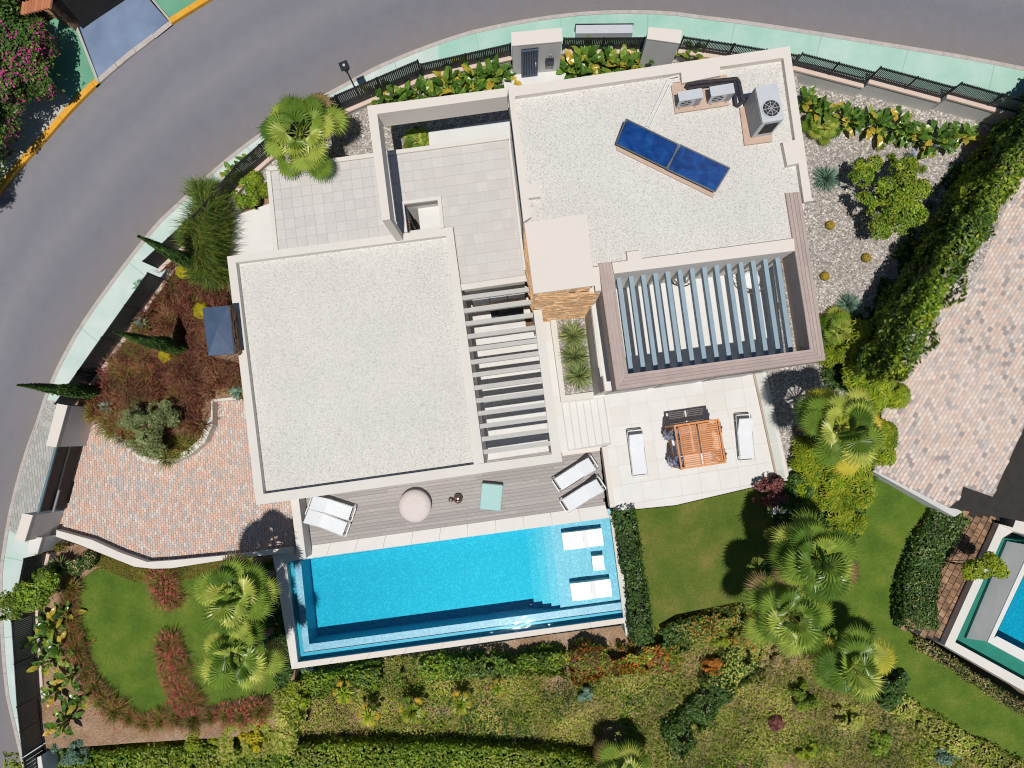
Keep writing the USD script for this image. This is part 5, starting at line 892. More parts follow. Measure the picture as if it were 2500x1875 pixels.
# paddle leaved plants
def paddle(rng, L_, W_, az, el, stalk, bend=.5):
    d = np.array([math.cos(az), math.sin(az), 0]); s = np.array([-math.sin(az), math.cos(az), 0]); n = 7; t = np.linspace(0, 1, n); ang = el-bend*t**1.3; mb = MB()
    st = np.array([0, 0, 0])+(d*math.cos(min(1.45, el+.25))+np.array([0, 0, math.sin(min(1.45, el+.25))]))*stalk; c = [st]
    for k in range(1, n): c.append(c[-1]+(d*math.cos(ang[k])+np.array([0, 0, math.sin(ang[k])]))*L_/(n-1))
    c = np.array(c); w = W_*np.sin(np.pi*np.clip(t*.93+.06, 0, 1))**.7/2; nn = np.array([-(d*np.sin(a))+np.array([0, 0, math.cos(a)]) for a in ang])
    rip = rng.normal(0, .035, (n, 2)); v = np.vstack([c, c+s*w[:, None]+nn*(w*.35+rip[:, 0])[:, None], c-s*w[:, None]+nn*(w*.35+rip[:, 1])[:, None]]); f = []
    for k in range(n-1): f += [(k, k+1, n+k), (k+1, n+k+1, n+k), (k, 2*n+k, k+1), (k+1, 2*n+k, 2*n+k+1)]
    tn = rng.random(); mb.add(*_tri_tube([np.zeros(3), st*.6, st], .018), tone=np.full(12, .5)); return mb.add(v, f, np.full(len(v), tn)).get()
def paddleplant(label, q, rz, sc, seed, group, n=13, flower=False):
    rng = np.random.default_rng(seed); t = thing('paddle_leaf_plant', label, 'plant', q, rz, group, sc)
    for k in range(n): f = k/n; part(t, 'leaf', paddle(rng, rng.uniform(.5, .72), rng.uniform(.22, .3), k*2.4+rng.normal(0, .2), 1.25-.95*f+rng.normal(0, .1), rng.uniform(.35, .75)*(1.1-.3*f), .5+.6*f), M['banana'])
    return t
protos = []
grp = {'N': 'paddle leaved plants along the street railing', 'G': 'paddle leaved plants under the gate walls', 'E': 'paddle leaved plants below the grey retaining wall', 'W': 'paddle leaved plants beside the feathery shrub', 'S': 'paddle leaved plants on bare soil by the west railing'}
pos = [('N', u, v, 2.3, 1.5) for u, v in ((925, 240), (955, 232), (985, 232), (1018, 214), (1050, 228), (1085, 205), (1100, 186), (1137, 178), (1150, 205), (1172, 190), (1206, 180), (1228, 186))]+[('G', u, v, 2.4, 1.75) for u, v in ((1392, 156), (1405, 176), (1432, 142), (1462, 150), (1490, 150), (1520, 158), (1545, 148), (1572, 158), (1692, 134))]+[('E', u, v, 1.5, zin) for u, v in ((1958, 250), (1990, 272), (2010, 285), (2058, 288), (2082, 298), (2124, 302), (2150, 303), (2190, 312), (2216, 325), (2248, 338), (2284, 344), (2320, 338), (2355, 330))]+[('W', u, v, 1.6, .8) for u, v in ((548, 440), (560, 418), (582, 405), (606, 388), (626, 366), (600, 430))]+[('S', u, v, -.4, ZL-.05) for u, v in ((80, 1563), (118, 1528), (106, 1622), (166, 1655), (116, 1698), (190, 1713), (147, 1771), (140, 1585), (150, 1500))]
ORD = 'first second third fourth fifth sixth seventh eighth ninth tenth eleventh twelfth thirteenth fourteenth fifteenth'.split()
frm = {'N': 'paddle leaved plant along the street railing, {} from the left', 'G': 'paddle leaved plant under the two gate walls, {} from the left', 'E': 'paddle leaved plant below the grey stepped retaining wall, {} from the house corner', 'W': 'yellow green paddle leaved plant between feathery shrub and roadside palm, {} from the shrub', 'S': 'paddle leaved plant on bare soil by the west railing, {} from the top'}
rank = {}
for gk in 'NGEWS':
    for r, i in enumerate(sorted([i for i, p in enumerate(pos) if p[0] == gk], key=lambda i: pos[i][2 if gk == 'S' else 1])): rank[i] = frm[gk].format(ORD[r])
for i, (gk, u, v, z, zb) in enumerate(pos):
    q = P(u, v, z); zz = zb(q[1]) if callable(zb) else zb; q = (q[0], q[1], zz); rng = np.random.default_rng(i); sc = rng.uniform(.8, 1.12)*(1.0 if gk in 'NG' else .88 if gk == 'E' else .8)
    if i < 3: protos.append(paddleplant(rank[i], q, rng.uniform(0, 6), sc, 40+i, grp[gk], 13+i))
    else: dup(protos[i % 3], q, rng.uniform(0, 6), rank[i], grp[gk], sc)
# spiky rosettes
def rosette(name, label, cat, q, R_, n, m, seed, group=None, w=.025, flat_=.0, h=0.):
    rng = np.random.default_rng(seed); d = unit(n, rng); d[:, 2] = np.abs(d[:, 2])*(1-flat_)+.05; d /= np.linalg.norm(d, axis=1, keepdims=True); c0 = np.array([0, 0, h+.08]); S = np.cross(d, [0, 0, 1.]); S /= np.linalg.norm(S, axis=1, keepdims=True)+1e-9; l = R_*rng.uniform(.75, 1.05, (n, 1))
    a = c0+d*.03; b = c0+d*l*.5; t_ = c0+d*l+np.array([0, 0, -.12])*l*rng.uniform(0, 1.2, (n, 1)); v = np.stack([a-S*w*.4, a+S*w*.4, b+S*w*.6, b-S*w*.6, t_], 1).reshape(-1, 3); k = np.arange(n)*5
    mesh = MB().add(v, np.stack([k, k+1, k+2, k, k+2, k+3, k+3, k+2, k+4], 1).reshape(-1, 3), np.repeat(rng.random(n), 5)).get()
    t = thing(name, label, cat, q, 0, group); part(t, 'leaves', mesh, M[m]); part(t, 'stem', MB().lathe([(0, -.1), (.05, -.1), (.05, h+.1), (0, h+.12)], sides=8).get(), M['bark']); return t
for u, v, lab in ((1398.5, 819, 'green spiky yucca nearest the stone block in the white planter'), (1404, 871, 'middle spiky yucca of the three in the white planter'), (1414.5, 917, 'green spiky yucca at the south end of the white planter')): rosette('yucca', lab, 'yucca', P3(u, v, .55)*[1, 1, 0]+[0, 0, .33], .78, 320, 'yucca', int(u), 'yuccas in the planter')
rosette('yucca', 'round blue green spiky yucca left of the yellow green tree', 'yucca', P3(2013, 440, zin), .72, 300, 'blue', 71, 'blue green yuccas in the gravel'); rosette('yucca', 'blue green spiky yucca above the dwarf palm beside the timber frame', 'yucca', P3(2068, 746, zin), .65, 260, 'blue', 72, 'blue green yuccas in the gravel')
for k, (u, v, lab) in enumerate(((350, 788, 'pale green agave near the railing in the red grass bed'), (580, 957, 'green agave against the house wall above the driveway'), (265, 993, 'pale green agave at the driveway end of the red grass bed'), (345, 700, 'small agave beside the upper railing'), (455, 660, 'pale green agave near the feathery shrub'))): rosette('agave', lab, 'agave', P3(u, v, up(zw, .15)), .42, 26, 'blue', 80+k, 'agaves in the red grass bed', w=.1, flat_=.3)
for k, (u, v, s) in enumerate(((844, 1686, 1.), (902, 1742, .95), (1008, 1730, 1.15), (1124, 1712, 1.), (1216, 1674, .7), (1512, 1668, .4))):
    q = P3(u, v, -1.4); lab = ['young yellow palm at the left of the overgrown slope', 'young yellow palm below the leftmost one on the slope', 'tallest young yellow palm on the slope', 'young golden palm amid grey dry scrub on the slope', 'small young yellow palm up near the pool hedge', 'tiny yellow palm beside the orange bush'][k]
    t = rosette('young_palm', lab, 'palm', q, .5*s, 40, 'lime', 600+k, 'young yellow palms on the slope', w=.075*s, flat_=.35, h=.25); rng = np.random.default_rng(640+k)
    for r in range(6): part(t, 'frond', frond(rng, .3*s, .3*s, .15, r*1.05+k, 12, 2.0, .4, .3), M['palmy' if r else 'palm'])
gs = None
for k, (u, v) in enumerate(((2075, 315), (2112, 331), (2145, 332), (2145, 357), (2190, 354), (2237, 350), (2175, 388), (2216, 390), (2250, 415), (2272, 372))):
    lab = 'small spiky lily clump on the gravel, ' + ('closest to the dwarf palm', 'right below the third paddle leaved plant', 'in the upper middle of the gravel', 'straight above the yellow green tree', 'between the tree and the paddle leaves', 'under the rightmost paddle leaves', 'touching the upper left of the tree', '', 'touching the upper right of the tree')[min(k, 8)]; q = P3(u, v, zin)
    if k in (7, 9):
        t = rosette('lily_clump', ['small lily clump with blue flowers near the tree', 'larger lily clump with blue flowers under the paddle leaves'][k == 9], 'lily', q, .34, 60, 'hedge', 100+k, w=.035, flat_=.4); rng = np.random.default_rng(k); c = rng.normal(0, .12, (40, 3))+[0, .05, .45]; part(t, 'bloom', leafmesh(c, unit(40, rng)+[0, 0, 1], .06, .05, rng), M['flower'])
    elif gs is None: gs = rosette('lily_clump', lab, 'lily', q, .32, 60, 'hedge', 100, 'small lily clumps on the gravel', w=.035, flat_=.4)
    else: dup(gs, q, k, lab, scale=.8+.07*(k % 4))
for k, (u, v, lab) in enumerate(((2024, 552, 'golden ball cactus farthest up the gravel'), (2112, 631, 'golden ball cactus farthest right on the gravel'), (2011, 676, 'golden ball cactus beside the timber frame'), (1908, 748, 'golden ball cactus seen through the blue slats'))):
    t = thing('ball_cactus', lab, 'cactus', P3(u, v, zin), 0, 'golden ball cacti'); an = np.linspace(0, 2*np.pi, 33)[:-1]; rows = []
    for ph in np.linspace(-.6, 1.5, 9): r_ = .19*math.cos(ph)*(1+.09*np.cos(an*16)); rows.append(np.column_stack([r_*np.cos(an), r_*np.sin(an), np.full(32, .12+.17*math.sin(ph))]))
    kk = np.arange(32); f = []
    for r in range(8): a_, b_ = r*32+kk, r*32+(kk+1) % 32; f += [np.stack([a_, b_, a_+32], 1), np.stack([b_, b_+32, a_+32], 1)]
    part(t, 'body', trimesh.Trimesh(np.vstack(rows), np.vstack(f), process=False), M['cactus']); part(t, 'crown', MB().lathe([(0, .28), (.05, .285), (.04, .31), (0, .315)], sides=10).get(), M['orange'])
# hedges
def hedge(name, label, px, z, w, h, n, L, W, m, seed, cat='hedge', group=None, extra=(), zf=None, wob=.18, cull=0.):
    """A clipped hedge along photograph points px on its foot: a dark woody core and leaves over top and sides."""
    rng = np.random.default_rng(seed); line = LineString(PP(px, z)); s = rng.uniform(0, line.length, n); p = np.array([line.interpolate(x).coords[0] for x in s]); e = np.array([line.interpolate(min(x+.05, line.length)).coords[0] for x in s])-np.array([line.interpolate(max(x-.05, 0)).coords[0] for x in s]); e /= np.linalg.norm(e, axis=1, keepdims=True); nrm = np.column_stack([-e[:, 1], e[:, 0]])
    per = w+2*h*.9; r = rng.uniform(0, per, n); side = np.where(r < w, 0, np.where(r < w+h*.9, 1, -1)); o = np.where(side == 0, (r-w/2), side*w/2); zz = np.where(side == 0, h, h-np.where(side == 1, r-w, r-w-h*.9)); nz_ = meshkit.fbm(np.column_stack([p*1.1, zz*1.1+side*7]), 3, seed); pull = (nz_-.5)*2*wob+rng.normal(0, .05, n)
    N = np.column_stack([nrm*np.where(side == 0, o*.4/w, side)[:, None], np.where(side == 0, 1, .25)]); c = np.column_stack([p+nrm*o[:, None], zz])+N*pull[:, None]; rd = np.abs(o)/(w/2)*(side == 0); c[:, 2] -= .16*h*rd**4
    zb = np.array([zf(y) if zf else z for y in p[:, 1]]) if not callable(z) else np.array([z(y) for y in p[:, 1]]); c[:, 2] += zb; o_ = np.array([*line.interpolate(0).coords[0], zb.mean()])
    if cull: kk_ = meshkit.fbm(c*[.9, .9, .3]+seed*9.1, 3, 4) > cull; c, N, p = c[kk_], N[kk_], p[kk_]; n = len(c)
    t = thing(name, label, cat, o_, 0, group); body = LineString([line.interpolate(x).coords[0] for x in np.linspace(.45, line.length-.45, 24)]).buffer(w/2*.6, cap_style=2); lo_, hi_ = zb.min()-.3, zb.min()+h*.66
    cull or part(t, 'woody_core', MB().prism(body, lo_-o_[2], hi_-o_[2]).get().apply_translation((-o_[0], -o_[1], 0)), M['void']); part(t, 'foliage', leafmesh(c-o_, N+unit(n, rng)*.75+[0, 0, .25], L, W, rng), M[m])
    for k, (em, fr_, eL, eW) in enumerate(extra):
        i = (meshkit.fbm(c*.6, 2, seed+k) > .5) & (rng.random(n) < fr_); part(t, 'bloom' if k else 'young_leaves', leafmesh(c[i]-o_+N[i]*.05, N[i]+unit(i.sum(), rng)*.6, eL, eW, rng), M[em])
    return t
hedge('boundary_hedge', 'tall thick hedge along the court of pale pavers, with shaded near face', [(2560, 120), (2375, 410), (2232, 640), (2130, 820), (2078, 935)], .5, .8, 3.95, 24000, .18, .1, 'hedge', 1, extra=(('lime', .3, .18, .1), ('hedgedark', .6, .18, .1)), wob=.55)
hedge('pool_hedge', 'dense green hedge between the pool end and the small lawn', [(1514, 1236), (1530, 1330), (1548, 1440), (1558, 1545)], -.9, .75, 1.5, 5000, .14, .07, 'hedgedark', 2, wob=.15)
hedge('bottom_hedge', 'long clipped hedge along the bottom left edge of the picture', [(60, 1892), (500, 1878), (900, 1868), (1250, 1880), (1560, 1920)], -2.9, 2.9, 1.35, 42000, .17, .1, 'hedge', 3, extra=(('cover', .5, .12, .07), ('lime', .3, .1, .07)), wob=.2)
hedge('slope_hedge', 'leafy hedge along the foot of the pool wall', [(700, 1668), (900, 1640), (1150, 1612), (1380, 1600)], -1.95, .7, .8, 9000, .15, .09, 'hedge', 4, extra=(('lime', .4, .15, .09), ('hedgedark', .5, .15, .09)), wob=.6, cull=.36)
hedge('step_shrubs', 'leafy green shrubs hiding the step below the corner of the pool rim', [(722, 1650), (716, 1720), (700, 1800)], -1.7, .9, .8, 4200, .16, .09, 'cover', 12, extra=(('lime', .4, .15, .09),), wob=.6, cull=.3)
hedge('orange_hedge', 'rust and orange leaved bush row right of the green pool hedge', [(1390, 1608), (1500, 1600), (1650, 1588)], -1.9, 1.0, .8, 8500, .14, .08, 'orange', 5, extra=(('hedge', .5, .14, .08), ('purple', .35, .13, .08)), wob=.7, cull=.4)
hedge('gully_shrubs', 'dark straggling line of shrubs running down the gully of the slope', [(1830, 1545), (1770, 1630), (1700, 1730), (1630, 1810)], -2.3, 1.3, .9, 8000, .15, .08, 'hedgedark', 9, extra=(('cover', .4, .13, .07),), wob=.9, cull=.42)
hedge('lawn_shrubs', 'shaded brown green shrub row below the small shaded lawn', [(1560, 1575), (1680, 1530), (1800, 1500), (1880, 1500)], -1.6, .9, .7, 5000, .14, .08, 'hedgedark', 10, extra=(('orange', .25, .12, .07), ('cover', .4, .12, .07)), wob=.8, cull=.4)
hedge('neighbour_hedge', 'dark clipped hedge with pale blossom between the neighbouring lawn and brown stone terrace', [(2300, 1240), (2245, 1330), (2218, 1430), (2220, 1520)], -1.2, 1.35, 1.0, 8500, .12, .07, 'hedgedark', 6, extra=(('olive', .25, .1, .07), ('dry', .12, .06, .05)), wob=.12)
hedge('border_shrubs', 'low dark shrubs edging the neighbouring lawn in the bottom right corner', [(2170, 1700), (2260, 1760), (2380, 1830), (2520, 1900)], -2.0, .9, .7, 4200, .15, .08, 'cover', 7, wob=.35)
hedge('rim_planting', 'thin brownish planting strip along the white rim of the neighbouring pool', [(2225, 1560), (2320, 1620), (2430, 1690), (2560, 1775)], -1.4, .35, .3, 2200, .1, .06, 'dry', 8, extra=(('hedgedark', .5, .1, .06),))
def rb(seed, n, R_, zc, rz_, sp):
    r = np.random.default_rng(seed+500); m = n+4; a = r.uniform(0, 6.28, m); q_ = np.sqrt(r.random(m))*sp*1.25
    return [(q_[k]*math.cos(a[k]), q_[k]*math.sin(a[k]), zc*(1.12-.45*(q_[k]/(sp*1.25))**2)+r.normal(0, .08), R_*r.uniform(.45, .95), R_*r.uniform(.45, .95), rz_*r.uniform(.6, 1.)) for k in range(m)]
# big leaved yellow green shrubs on the east boundary
def whorls(parent, ls, n, seed, m, L=.22, W=.07):
    rng = np.random.default_rng(seed); c, d = lobes(ls, n, rng, .8, .3, 1.5); C, N, D, T = [], [], [], []
    for p, q_ in zip(c, d):
        ax = q_*.6+[0, 0, .9]; ax /= np.linalg.norm(ax); s = np.cross(ax, [1, 0, 0]); s /= np.linalg.norm(s); s2 = np.cross(ax, s); a0 = rng.uniform(0, 6); 
        for k in range(9): a = a0+k*2*math.pi/9; dd = s*math.cos(a)+s2*math.sin(a)-ax*.25; D.append(dd); C.append(p+dd*L*.6); N.append(ax+(s*math.cos(a)+s2*math.sin(a))*.25)
    part(parent, 'foliage', leafmesh(np.array(C), np.array(N), L, W, rng, np.array(D)), M[m])
for k, (u, v, z, ls, n, lab) in enumerate(((2085, 880, .0, rb(21, 9, .7, 1.1, .7, 1.1), 420, 'yellow green whorled leaf shrub above the big palm'), (2110, 965, -.2, rb(22, 7, .6, 1.0, .6, .9), 260, 'yellow green whorled leaf shrub between the big palm and the court'), (2010, 1190, -.6, rb(23, 10, .7, 1.0, .6, 1.2), 420, 'yellow green whorled leaf shrub below the big palm'), (2045, 1290, -.9, rb(24, 6, .5, .8, .5, .8), 240, 'bright yellow green shrub where the neighbouring lawn narrows'), (2085, 905, .1, rb(25, 8, .6, .9, .6, .9), 300, 'yellow green whorled leaf shrub against the tall hedge end'), (2088, 1072, -.3, rb(26, 8, .55, .8, .55, .9), 280, 'whorled leaf shrub squeezed between big palm and court corner'), (1985, 1130, -.5, rb(27, 8, .55, .8, .5, .9), 280, 'whorled leaf shrub between the patio corner and the big palm'), (2060, 1190, -.6, rb(28, 8, .55, .8, .55, .9), 280, 'whorled leaf shrub at the top of the neighbouring lawn'))):
    q = P3(u, v, z); t = thing('whorled_shrub', lab, 'shrub', q, 0, 'whorled leaf shrubs'); mb = MB()
    for l in ls: mb.tube([(0, 0, -.2), (l[0]*.5, l[1]*.5, l[2]*.5), l[:3]], [.06, .04, .02], 5)
    part(t, 'stem', mb.get(), M['bark']); whorls(t, ls, n, 200+k, 'lime', .26, .08); crown(t, np.array(ls)*[1, 1, 1, .85, .85, .85], 2200, .16, .08, 'hedge', 210+k, cull=.3, name='inner_foliage')
S = shrub
S('gravel_tree', 'yellow green fine leaved tree standing on the grey gravel', 'tree', 2130, 497, zin, rb(1, 22, .55, 1.8, .5, 1.25), 12000, .12, .07, 'hedge', 301, cull=.36, nz=2.6, stems=9, extra=(('lime', 4500, .12, .07),))
S('olive_tree', 'grey green olive tree in the round end of the planter', 'tree', 395, 1045, -.1, rb(2, 14, .5, 1.4, .5, .85), 9500, .11, .035, 'olive', 302, cull=.42, nz=3., stems=8)
q = P3(540, 600, .4); t = thing('feathery_shrub', 'tall feathery green shrub beside the upper left roof corner', 'shrub', q); rng = np.random.default_rng(303); n = 13000; s_ = rng.uniform(-1, 1, n); o_ = rng.normal(0, .27, n)
cc = np.column_stack([.12*np.sin(s_*3)+o_-.1*s_, s_*2.0+.25, rng.uniform(.1, 1.9, n)*(1-.3*s_**2)*(.75+.5*meshkit.noise(np.column_stack([s_*4, o_*4, 0*s_])))]); DD = np.column_stack([o_*3+rng.normal(0, .5, n), s_*.6+rng.normal(0, .5, n), np.zeros(n)])
for nm, mm, sl in (('foliage', 'cypress', slice(0, 6000)), ('pale_foliage', 'greengrass', slice(6000, 9000)), ('young_foliage', 'hedge', slice(9000, 13000))): part(t, nm, blades(cc[sl], .6, .017, rng, .9, DD[sl]), M[mm])
part(t, 'stem', MB().tube([(0, -1.5, -.2), (0, 0, .6), (0, 1.6, 1.0)], .04, 5).get(), M['bark'])
S('low_shrub', 'bright green feathery low shrub below the roadside palm', 'shrub', 615, 468, .9, rb(3, 5, .5, .5, .35, .6), 3800, .18, .07, 'hedge', 304, extra=(('lime', 1500, .16, .06),))
S('bougainvillea', 'large bougainvillea full of magenta blossom in the top left corner', 'shrub', 118, 205, 2.0, [(-1.2, 1.5, 2.0, 1.6, 1.5, 1.3), (.1, .6, 1.8, 1.3, 1.3, 1.2), (-.9, -.8, 1.7, 1.5, 1.4, 1.1), (.6, -.4, 1.3, .9, .9, .9), (-1.8, -2.3, 1.5, 1.5, 1.3, 1.1), (-1.5, 3., 2., 1.3, 1.2, 1.1)], 40000, .15, .09, 'hedgedark', 305, cull=.4, nz=1.6, stems=10, extra=(('magenta', 9000, .1, .08), ('hedge', 4000, .13, .08)))
S('roadside_shrub', 'dark shrub spilling over the kerb at the left edge', 'shrub', 25, 372, 1.6, [(0, .5, .9, 1.1, 1., .8), (-.6, -.8, .8, 1.1, 1., .8), (-.9, -1.9, .7, .9, .9, .7)], 9000, .12, .07, 'hedgedark', 306, cull=.4)
for k, (u, v, r_, lab) in enumerate(((412, 870, .3, 'round bright yellow shrub in the middle of the red grass bed'), (454, 668, .3, 'bright yellow shrub below the upper cypress'), (500, 762, .34, 'bright yellow shrub half behind the metal capped flue'), (312, 890, .14, 'tiny yellow shrub near the railing'))): S('yellow_shrub', lab, 'shrub', u, v, up(zw, .05), [(0, 0, r_*.9, r_, r_, r_*.8)], int(2600*r_/.3), .07, .04, 'yellowf', 310+k, group='yellow shrubs in the red grass bed', cull=.3)
S('street_tree', 'leafy green tree reaching over the west railing', 'tree', 125, 1445, ZL, [(.2, .2, 1.5, .8, .7, .6), (-.6, -.2, 1.6, .7, .6, .5), (-1.2, -.5, 1.6, .5, .45, .4), (.6, .7, 1.3, .6, .6, .5)], 7000, .14, .07, 'hedge', 320, cull=.42, stems=6)
rosette('spiky_palm', 'spiky dark palm behind the leafy street tree', 'palm', P3(150, 1385, -.6), .75, 120, 'yucca', 321, w=.05)
S('wall_shrub', 'dark shrub spilling over the white driveway wall', 'shrub', 215, 1362, ZL, rb(4, 4, .4, .7, .4, .35), 2800, .12, .06, 'hedgedark', 322, extra=(('dry', 600, .1, .05),)); S('wall_shrub', 'brownish shrub at the pier end of the driveway wall', 'shrub', 140, 1330, ZL, rb(6, 4, .4, .5, .35, .4), 2600, .1, .05, 'greengrass', 323)
S('blue_green_bush', 'blue green pine like bush at the left end of the bottom hedge', 'shrub', 205, 1800, -2.1, rb(5, 6, .4, .9, .45, .55), 5200, .16, .035, 'blue', 324, cull=.4); S('yellow_bush', 'yellow green bush above the bottom hedge', 'shrub', 512, 1790, -1.9, rb(6, 5, .4, .7, .4, .45), 3600, .13, .07, 'lime', 325); S('yellow_bush', 'bright golden bush by the corner of the lower lawn', 'shrub', 640, 1778, -1.9, rb(7, 6, .36, .7, .4, .65), 3900, .12, .08, 'yellowf', 326, cull=.42)
S('green_bush', 'green bush below the corner of the pool rim', 'shrub', 715, 1690, -1.8, rb(8, 5, .45, .5, .4, .6), 3600, .16, .09, 'lime', 327); S('purple_shrub', 'dark purple red shrub at the patio corner', 'shrub', 1862, 1200, -.5, rb(9, 6, .42, 1.0, .5, .5), 4200, .12, .06, 'purple', 328, cull=.4); S('dark_shrub', 'dark shaded shrub between the patio corner and the boundary shrubs', 'shrub', 1930, 1225, -.6, rb(3, 7, .5, .9, .5, .8), 5200, .14, .08, 'hedgedark', 329)
S('small_tree', 'small bright lime tree leaning over the white rim of the neighbouring pool', 'tree', 2300, 1368, -1.1, [(.3, .05, 2.1, .5, .4, .4), (.75, .1, 2.2, .45, .4, .4), (.05, -.05, 1.9, .4, .4, .35), (1.1, -.1, 2.1, .3, .25, .3), (.6, .45, 2.2, .3, .3, .3)], 4200, .13, .07, 'lime', 330, cull=.4)
S('corner_bush', 'green bush against the neighbouring lawn edge beside the sparse palm', 'shrub', 2150, 1660, -1.9, rb(2, 6, .45, .7, .45, .6), 4200, .16, .08, 'hedgedark', 331); S('lawn_edge_bush', 'bushy green shrubs along the upper edge of the slope, under the paired palms', 'shrub', 1820, 1510, -1.4, rb(5, 8, .5, .5, .4, 1.1), 6000, .15, .08, 'cover', 332, extra=(('orange', 900, .12, .07),))
rng0 = np.random.default_rng(99)
for k, (u, v, m_, r_, lab) in enumerate(((1960, 1690, 'hedge', .6, 'rounded green shrub below the paired palms'), (2060, 1740, 'cover', .6, 'olive green shrub on the slope below the sparse palm'), (1890, 1760, 'purple', .32, 'dry dark bush amid bare soil'), (1740, 1620, 'orange', .4, 'orange brown bush at the top of the gully'), (1960, 1820, 'lime', .45, 'lime green bush near the bottom edge'), (2130, 1800, 'hedge', .5, 'green bush near the bottom right hedge'), (2300, 1830, 'blue', .6, 'blue green bush in the bottom right corner'), (1430, 1690, 'blue', .3, 'small blue green bush in the middle of the slope'), (760, 1640, 'blue', .35, 'blue green bush by the corner of the pool rim'), (1640, 1545, 'dry', .45, 'brown bush below the shaded lawn'), (1755, 1560, 'lime', .4, 'light green bush below the shaded lawn'), (1870, 1600, 'dry', .5, 'dry tan bush under the paired palms'), (2230, 1870, 'lime', .5, 'yellow green bush at the bottom edge'))):
    S('slope_bush', lab, 'shrub', u, v, lambda y: zs(y)+.2, rb(k, 5, r_*.6, r_*.8, r_*.6, r_*.7), int(3200*r_/.5), .13, .07, m_, 400+k, group='bushes on the slope', cull=.4)
# ---- what nobody could count
def mass(name, label, cat, poly, n, zf, hf, L, W, m, seed, thr=0., ns=.8, up_=1., feather=0.):
    rng = np.random.default_rng(seed); p = inpoly(poly, n, rng)
    if feather: p = p[shapely.distance(poly.boundary, shapely.points(p)) > rng.random(n)**2*feather]; n = len(p)
    a = meshkit.fbm(np.column_stack([p*ns, np.full(n, seed)]), 3, seed); k = a > thr; p, a = p[k], a[k]
    c = np.column_stack([p, zf(p[:, 0], p[:, 1])+hf*np.clip((a-thr)/(1-thr), 0, 1)*rng.uniform(.35, 1.15, len(p))]); top(name, leafmesh(c, unit(len(p), rng)*.8+[0, 0, up_], L, W, rng), M[m], label, cat, kind='stuff')
def tufts(name, label, cat, poly, n, zf, h, w, m, seed, lean=.6, thr=0., ns=.9, clump=0):
    rng = np.random.default_rng(seed)
    if clump: c0 = inpoly(poly, clump, rng); k = rng.integers(0, clump, n); o = rng.normal(0, .13, (n, 2)); ct = rng.random(clump); p = c0[k]+o; D = np.column_stack([o+rng.normal(0, .04, (n, 2)), np.zeros(n)])
    else: p = inpoly(poly, n, rng); D = None
    if thr: kk = meshkit.fbm(np.column_stack([p*ns, np.full(n, seed)]), 3, seed) > thr; p = p[kk]; D = None if D is None else D[kk]
    ms = blades(np.column_stack([p, zf(p[:, 0], p[:, 1])]), h, w, rng, lean, D)
    if clump: kk2 = k[kk] if thr else k; ms.vertex_attributes['tone'] = np.clip(.6*np.repeat(ct[kk2], 5)+.4*ms.vertex_attributes['tone'], 0, 1)
    top(name, ms, M[m], label, cat, kind='stuff')
zwl = lambda x, y: np.array([zw(t) for t in y]); vis = bedp.difference(Polygon(PP([(505, 545), (655, 417), (680, 610), (560, 640), (520, 600), (470, 560)], zw))).buffer(-.15)
reds = vis.buffer(-.22).difference(shapely.Point(P(430, 1060, 0)).buffer(.7))
mass('red_grass', 'dense dark red and brown low foliage filling the west bed', 'plants', reds, 34000, zwl, .75, .13, .04, 'redleaf', 1, .26, 1.9, .4); tufts('red_grass', 'dark reddish brown fountain grass tufts standing in the west bed', 'grass', reds, 9000, zwl, .6, .03, 'redgrass', 1, 1., .3, .7, clump=110); mass('bed_greens', 'olive green low leafy patches in the west bed', 'plants', vis, 12000, zwl, .6, .12, .045, 'greengrass', 21, .5, 1.2, .5)
tufts('green_tufts', 'olive green grass tufts scattered through the west bed', 'grass', vis, 9000, zwl, .55, .03, 'greengrass', 3, 1., .46, .7, clump=80); tufts('pink_plumes', 'pink red grass plumes scattered through the west bed', 'grass', vis, 900, zwl, .6, .02, 'plume', 4, .7, .54, 1.2, clump=60)
tufts('planter_edge_grass', 'olive green grass along the curved planter edge', 'grass', LineString(PP([(500, 1000), (492, 1035), (474, 1062), (445, 1086), (408, 1100), (370, 1094), (305, 1052), (240, 1010)], -.2)).buffer(.16), 4200, lambda x, y: np.full(len(x), -.3), .34, .02, 'greengrass', 5, 1.0, clump=110)
zl = lambda x, y: np.full(len(x), ZL)
clump0 = None
edge = [(183, 1432), (178, 1470), (180, 1510), (186, 1548), (196, 1580), (206, 1610), (220, 1640), (240, 1672), (262, 1702), (290, 1728), (322, 1748), (362, 1760), (400, 1752), (440, 1744), (480, 1748), (520, 1744), (560, 1740), (600, 1738), (640, 1725), (408, 1410), (420, 1435), (432, 1460), (405, 1450), (425, 1565), (418, 1590), (416, 1615), (425, 1640), (440, 1662), (455, 1685), (470, 1700), (490, 1715), (440, 1600), (450, 1630)]
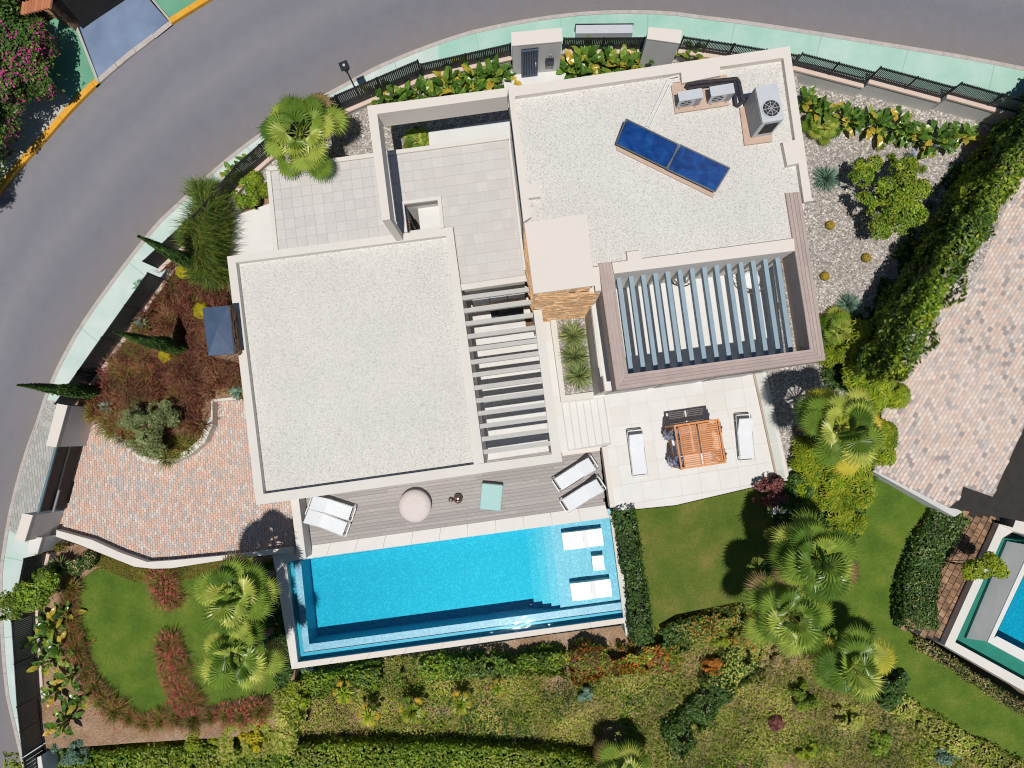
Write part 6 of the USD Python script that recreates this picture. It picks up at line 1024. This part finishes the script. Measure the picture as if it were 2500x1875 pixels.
def grassclump(label, q, seed, pink, group):
    rng = np.random.default_rng(seed); t = thing('fountain_grass', label, 'grass', q, 0, group); o = rng.normal(0, .09, (420, 2)); part(t, 'blades', blades(np.column_stack([o, np.zeros(420)]), .52, .018, rng, 1.0, np.column_stack([o+rng.normal(0, .05, (420, 2)), np.zeros(420)])), M['greengrass'])
    o = rng.normal(0, .1, (130, 2)); part(t, 'red_blades', blades(np.column_stack([o, np.zeros(130)]), .55, .018, rng, 1.0, np.column_stack([o, np.zeros(130)])), M['redgrass'])
    d = rng.normal(0, 1, (pink, 2)); d = d/np.linalg.norm(d, axis=1, keepdims=True)*rng.uniform(.3, .62, (pink, 1)); c = np.column_stack([d-[.12, 0], .62-d[:, 0]**2-d[:, 1]**2*.6]); part(t, 'plumes', leafmesh(c, unit(pink, rng)+[0, 0, 1], .15, .035, rng, np.column_stack([d, np.full(pink, .1)])), M['plume']); return t
g1 = grassclump('red plumed fountain grass clump edging the curved lower lawn', (*P(*edge[0], ZL), ZL), 1, 26, 'fountain grass clumps round the lower lawn'); g2 = grassclump('pink plumed fountain grass clump edging the curved lower lawn', (*P(*edge[20], ZL), ZL), 2, 110, 'pink fountain grass clumps on the lower lawn')
for k, (u, v) in enumerate(edge):
    if k in (0, 20): continue
    r_ = g2 if (k > 18 and k % 2) or k in (17, 18, 16, 26, 28) else g1; dup(r_, (*P(u, v, ZL), ZL), k*.9 if r_ is g1 else (k % 5)*.35-.7, scale=.8+.08*(k % 5))
tufts('edging_plants', 'low olive ground cover below the white driveway wall', 'plants', LineString(PP([(250, 1368), (330, 1400), (420, 1402), (560, 1378)], ZL)).buffer(.28), 7000, zl, .22, .02, 'greengrass', 7, .9)
mass('ground_cover', 'dark leafy ground cover between the palms and the pool', 'plants', Polygon(PP([(640, 1370), (705, 1370), (718, 1640), (690, 1690), (650, 1600), (660, 1480)], ZL)), 3600, zl, .5, .16, .08, 'hedgedark', 8, .2)
nogo = shapely.union_all([Polygon(PP(nl_px, -1.3)), bt, Polygon(PP([(2440, 1262), (2306, 1576), (2560, 1722), (2900, 1700), (2900, 1250)], -.6))]).buffer(.12); slv = slp.difference(nogo).intersection(Polygon(PP([(600, 1560), (2420, 1400), (2560, 1990), (90, 1990), (90, 1840)], -2))).buffer(0); zv = lambda x, y: zslope(x, y)
soilfree = slv.difference(Polygon(PP([(1090, 1570), (1540, 1510), (1540, 1575), (1110, 1615)], -1.8)))
mass('slope_cover', 'patchy green ground cover over the whole slope', 'plants', soilfree, 110000, zv, .46, .1, .062, 'cover', 11, .30, .8); mass('slope_cover', 'darker green leafy patches in the ground cover of the slope', 'plants', soilfree, 30000, zv, .65, .12, .065, 'hedgedark', 17, .53, .6); mass('slope_cover', 'fresh green creeping plants over the slope', 'plants', soilfree, 42000, zv, .55, .11, .068, 'hedge', 12, .45, .8)
tufts('dry_grass', 'dry tan grass over the slope', 'grass', soilfree, 34000, zv, .34, .022, 'dry', 13, .9, .5, .5); mass('dry_scrub', 'brown withered scrub in patches on the slope', 'plants', soilfree, 14000, zv, .4, .1, .04, 'dry', 14, .52, .5)
mass('bed_cover', 'low green plants among the paddle leaves by the street railing', 'plants', LineString(PP([(905, 262), (1000, 240), (1120, 215), (1240, 200)], 1.5)).buffer(.35), 1500, lambda x, y: np.full(len(x), 1.55), .3, .13, .07, 'hedge', 15, .3)
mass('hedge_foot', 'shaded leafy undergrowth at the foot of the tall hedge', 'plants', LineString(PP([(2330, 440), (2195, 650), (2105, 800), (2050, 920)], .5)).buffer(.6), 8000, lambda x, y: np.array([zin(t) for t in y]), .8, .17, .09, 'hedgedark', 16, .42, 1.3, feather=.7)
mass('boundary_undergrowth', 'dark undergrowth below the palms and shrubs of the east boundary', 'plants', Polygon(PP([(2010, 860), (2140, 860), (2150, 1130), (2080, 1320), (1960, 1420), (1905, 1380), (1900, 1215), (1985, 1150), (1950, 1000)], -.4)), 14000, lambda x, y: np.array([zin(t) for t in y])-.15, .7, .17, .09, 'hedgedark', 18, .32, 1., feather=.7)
mass('corner_cover', 'leafy cover hiding the bare corner below the lower lawn', 'plants', Polygon(PP([(560, 1720), (700, 1660), (725, 1700), (730, 1830), (540, 1840)], -1.6)), 6500, lambda x, y: np.full(len(x), ZL-.1), .35, .14, .08, 'cover', 19, .42, 1.2, feather=.6)
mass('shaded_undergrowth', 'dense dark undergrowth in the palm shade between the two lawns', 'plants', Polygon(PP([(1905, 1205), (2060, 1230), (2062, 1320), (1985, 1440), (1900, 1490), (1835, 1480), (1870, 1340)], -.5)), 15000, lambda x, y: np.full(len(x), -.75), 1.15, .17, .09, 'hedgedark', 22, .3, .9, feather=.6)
mass('shaded_undergrowth', 'green leafy shoots in the strip between the two lawns', 'plants', Polygon(PP([(1960, 1240), (2062, 1235), (2050, 1330), (1960, 1450), (1870, 1480)], -.5)), 5000, lambda x, y: np.full(len(x), -.6), 1.2, .16, .08, 'hedge', 23, .42, 1.2, feather=.5)
